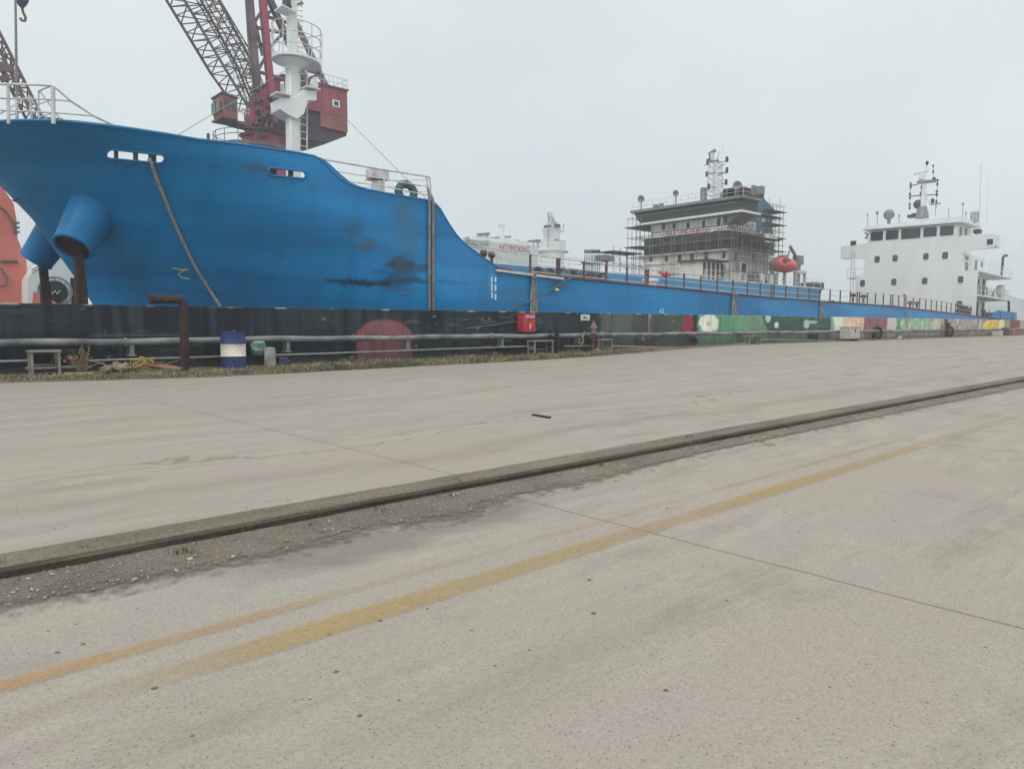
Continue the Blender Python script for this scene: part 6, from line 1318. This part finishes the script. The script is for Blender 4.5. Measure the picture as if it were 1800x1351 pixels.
# lattice boom
def bq(pl_, pr_, w_=2.6): A, B = fc(*pl_, YC+.5), fc(*pr_, YC+.5); return [A, B, B+V((0,w_,0)), A+V((0,w_,0))]
bm_ = MB(); truss(bm_, bq((436, 188), (462, 176), 2.4), bq((393, 116), (440, 104), 3.2), 2, .20, .09); truss(bm_, bq((393, 116), (440, 104), 3.2), bq((300, -40), (363, -40), 3.2), 5, .20, .09); bm_.build('boom', M_CRDK, cr)
bm_ = MB(); truss(bm_, bq((447, 180), (470, 172), 1.4), bq((420, 104), (446, 100), 1.6), 3, .10, .05); truss(bm_, bq((420, 104), (446, 100), 1.6), bq((337, -40), (363, -40), 1.4), 6, .10, .05); bm_.build('luffing_rack', M_CRDK, cr)
# A-frame tower and back stays
af = MB(); af.bar(fc(452, 160), fc(436, -30), .62); af.bar(fc(452, 160, YB), fc(436, -30, YB), .55); af.bar(fc(468, 120, YC+1), fc(463, 40, YC+1), .2)
tw = af.build('tower_frame', M_CRDK, cr)
MB().bar(fc(477, 172), fc(459, -30), .62).build('tower_leg', M_CRRED, tw)
st = MB(); st.bar(fc(470, -10), fc(513, 88), .55); st.bar(fc(513, 88), fc(536, 142), .55); st.bar(fc(515, 30, YC+4), fc(572, 150, YC+1), .55)
for p0, p1 in (((447, 48), (520, 63)), ((470, 30), (512, 42)), ((449, 125), (545, 152)), ((447, 40), (470, 5)), ((452, 126), (470, 95)), ((470, 88), (506, 50)), ((540, 140), (562, 130)), ((540, 124), (562, 130)), ((448, 40), (462, 98)), ((450, 85), (466, 75)), ((466, 30), (485, 10))): st.bar(fc(*p0), fc(*p1), .26)
st.build('back_stay', M_CRDK, cr)
ld = MB()
for dx in (0, 5): ld.bar(fc(430+dx, -20, YC-.3), fc(440+dx, 140, YC-.3), .07)
for i in range(46): y_ = -20+160*i/46; x_ = 430+10*i/46; ld.bar(fc(x_, y_, YC-.3), fc(x_+5, y_, YC-.3), .05)
ld.build('tower_ladder', M_CRDK, cr)
rr = MB()
for dz in (.6, 1.2): rr.path([V((X0+2, YC, zt0+dz)), V((X1, YC, zt0+dz)), V((X1, YB, zt0+dz))], .035, 5)
for i in range(11): x = X0+2+(X1-X0-2)*i/10; rr.tube((x, YC, zt0+.1), (x, YC, zt0+1.2), .035, n=5)
for dz in (.6, 1.2): rr.path([V((X0-2.6, YC+2, zt0+dz)), V((X0-2.6, YB, zt0+dz))], .035, 5)
for i in range(6): y = YC+2+i*.8; rr.tube((X0-2.6, y, zt0+.1), (X0-2.6, y, zt0+1.2), .035, n=5)
rr.build('roof_railing', M_RAILW, cr)
# hook block hanging from the crane
A = fc(40, 38, 60); hk = thing('crane_hook', 'dark blue crane hook block hanging at the top left corner of the sky', 'hook', A)
MB().lathe(A+V((0,0,.9)), [(.12, 0), (.3, .25), (.42, .5), (.45, 1.0), (.34, 1.2), (.42, 1.35), (.3, 1.9)], 12).build('block', mat('dark_blue_steel', C(58, 72, 98), .6), hk)
MB().path([A+V((0,0,.95)), A+V((.05,0,.6)), A+V((.18,0,.3)), A+V((.12,0,.06)), A+V((-.05,0,.05)), A+V((-.14,0,.2))], .09, 7).build('hook', M_CRDK, hk)
MB().tube(A+V((-.15,0,2.8)), A+V((-.15,0,12)), .03, n=5).tube(A+V((.15,0,2.8)), A+V((.15,0,12)), .03, n=5).build('cable', M_DSTEEL, hk)
# second lattice crane behind the bow rails
Yk = 60.0
def fk(px, py, y=Yk): return W(px, py, 1, y)
k2 = thing('lattice_crane', 'rust coloured lattice crane boom at the left edge behind the bow rails', 'crane', (fk(70, 230).x, Yk, 0))
bm_ = MB(); A, B = fk(62, 212), fk(78, 212); C_, D_ = fk(-28, 35), fk(-12, 35); w_ = V((0, 2, 0)); truss(bm_, [A, B, B+w_, A+w_], [C_, D_, D_+w_, C_+w_], 6, .16, .08); bm_.build('boom', M_CRDK, k2)
MB().bar(fk(100, 214), fk(100, 520), 1.2).bar(fk(110, 216), fk(62, 212), .5).build('pedestal', M_CRDK, k2)
MB().bar(fk(-5, 118), fk(24, 122), .22, .5).bar(fk(0, 140), fk(16, 136), .2, .4).build('service_platform', M_CRDK, k2)
rr = MB()
for px, py in ((20, 108), (23, 112), (10, 95)): rr.tube(fk(px, py), fk(px+1, py+14), .05, n=5)
rr.path([fk(0, 72), fk(10, 95), fk(20, 110)], .05, 5); rr.build('platform_rail', M_CRDK, k2)
# ------------------------------------------------------------------ water, far shore, haze
mw = bpy.data.materials.new('harbour_water'); mw.use_nodes = True; b = mw.node_tree.nodes['Principled BSDF']; b.inputs['Base Color'].default_value = (.06, .08, .075, 1); b.inputs['Roughness'].default_value = .15
nn_ = mw.node_tree.nodes.new('ShaderNodeTexNoise'); nn_.inputs['Scale'].default_value = 1.5; bb_ = mw.node_tree.nodes.new('ShaderNodeBump'); bb_.inputs['Strength'].default_value = .2; mw.node_tree.links.new(nn_.outputs['Fac'], bb_.inputs['Height']); mw.node_tree.links.new(bb_.outputs[0], b.inputs['Normal'])
mb = MB(); mb.add([(-400, 20.3, -1.5), (700, 20.3, -1.5), (700, 600, -1.5), (-400, 600, -1.5)], [(0,1,2,3)]); struct(mb, 'water', mw)
mb = MB(); n_ = 60; vs = []
for i in range(n_+1):
    y = 40+i*5; hgt = 13*math.exp(-((y-112)/34)**2)+7*nz3(y, 3, 0, .03)+3*nz3(y, 7, 0, .2)
    for k_, s_ in enumerate((1.0, .75, .4, 0)): vs.append((430-(3-k_)*0+k_*-14, y, -1.5+hgt*s_))
mb.add(vs, [(i*4+j, (i+1)*4+j, (i+1)*4+j+1, i*4+j+1) for i in range(n_) for j in range(3)])
struct(mb, 'far_hill', mat('far_hill_hazed', C(128, 132, 134), .95, var=.2, scale=.1))  # hill colour made paler, with extra haze painted into it
if HAZE:
    hm = bpy.data.materials.new('haze_air'); hm.use_nodes = True; t = hm.node_tree; t.nodes.remove(t.nodes['Principled BSDF'])
    pv = t.nodes.new('ShaderNodeVolumePrincipled'); pv.inputs['Density'].default_value = HAZE; pv.inputs['Color'].default_value = (.90, .94, .96, 1); pv.inputs['Anisotropy'].default_value = .0
    t.links.new(pv.outputs[0], t.nodes['Material Output'].inputs['Volume'])
    mb = MB().box(-410, 710, -410, 610, -3.0, 48); o = mb.build('haze', hm, smooth=False); tag(o, kind='stuff')
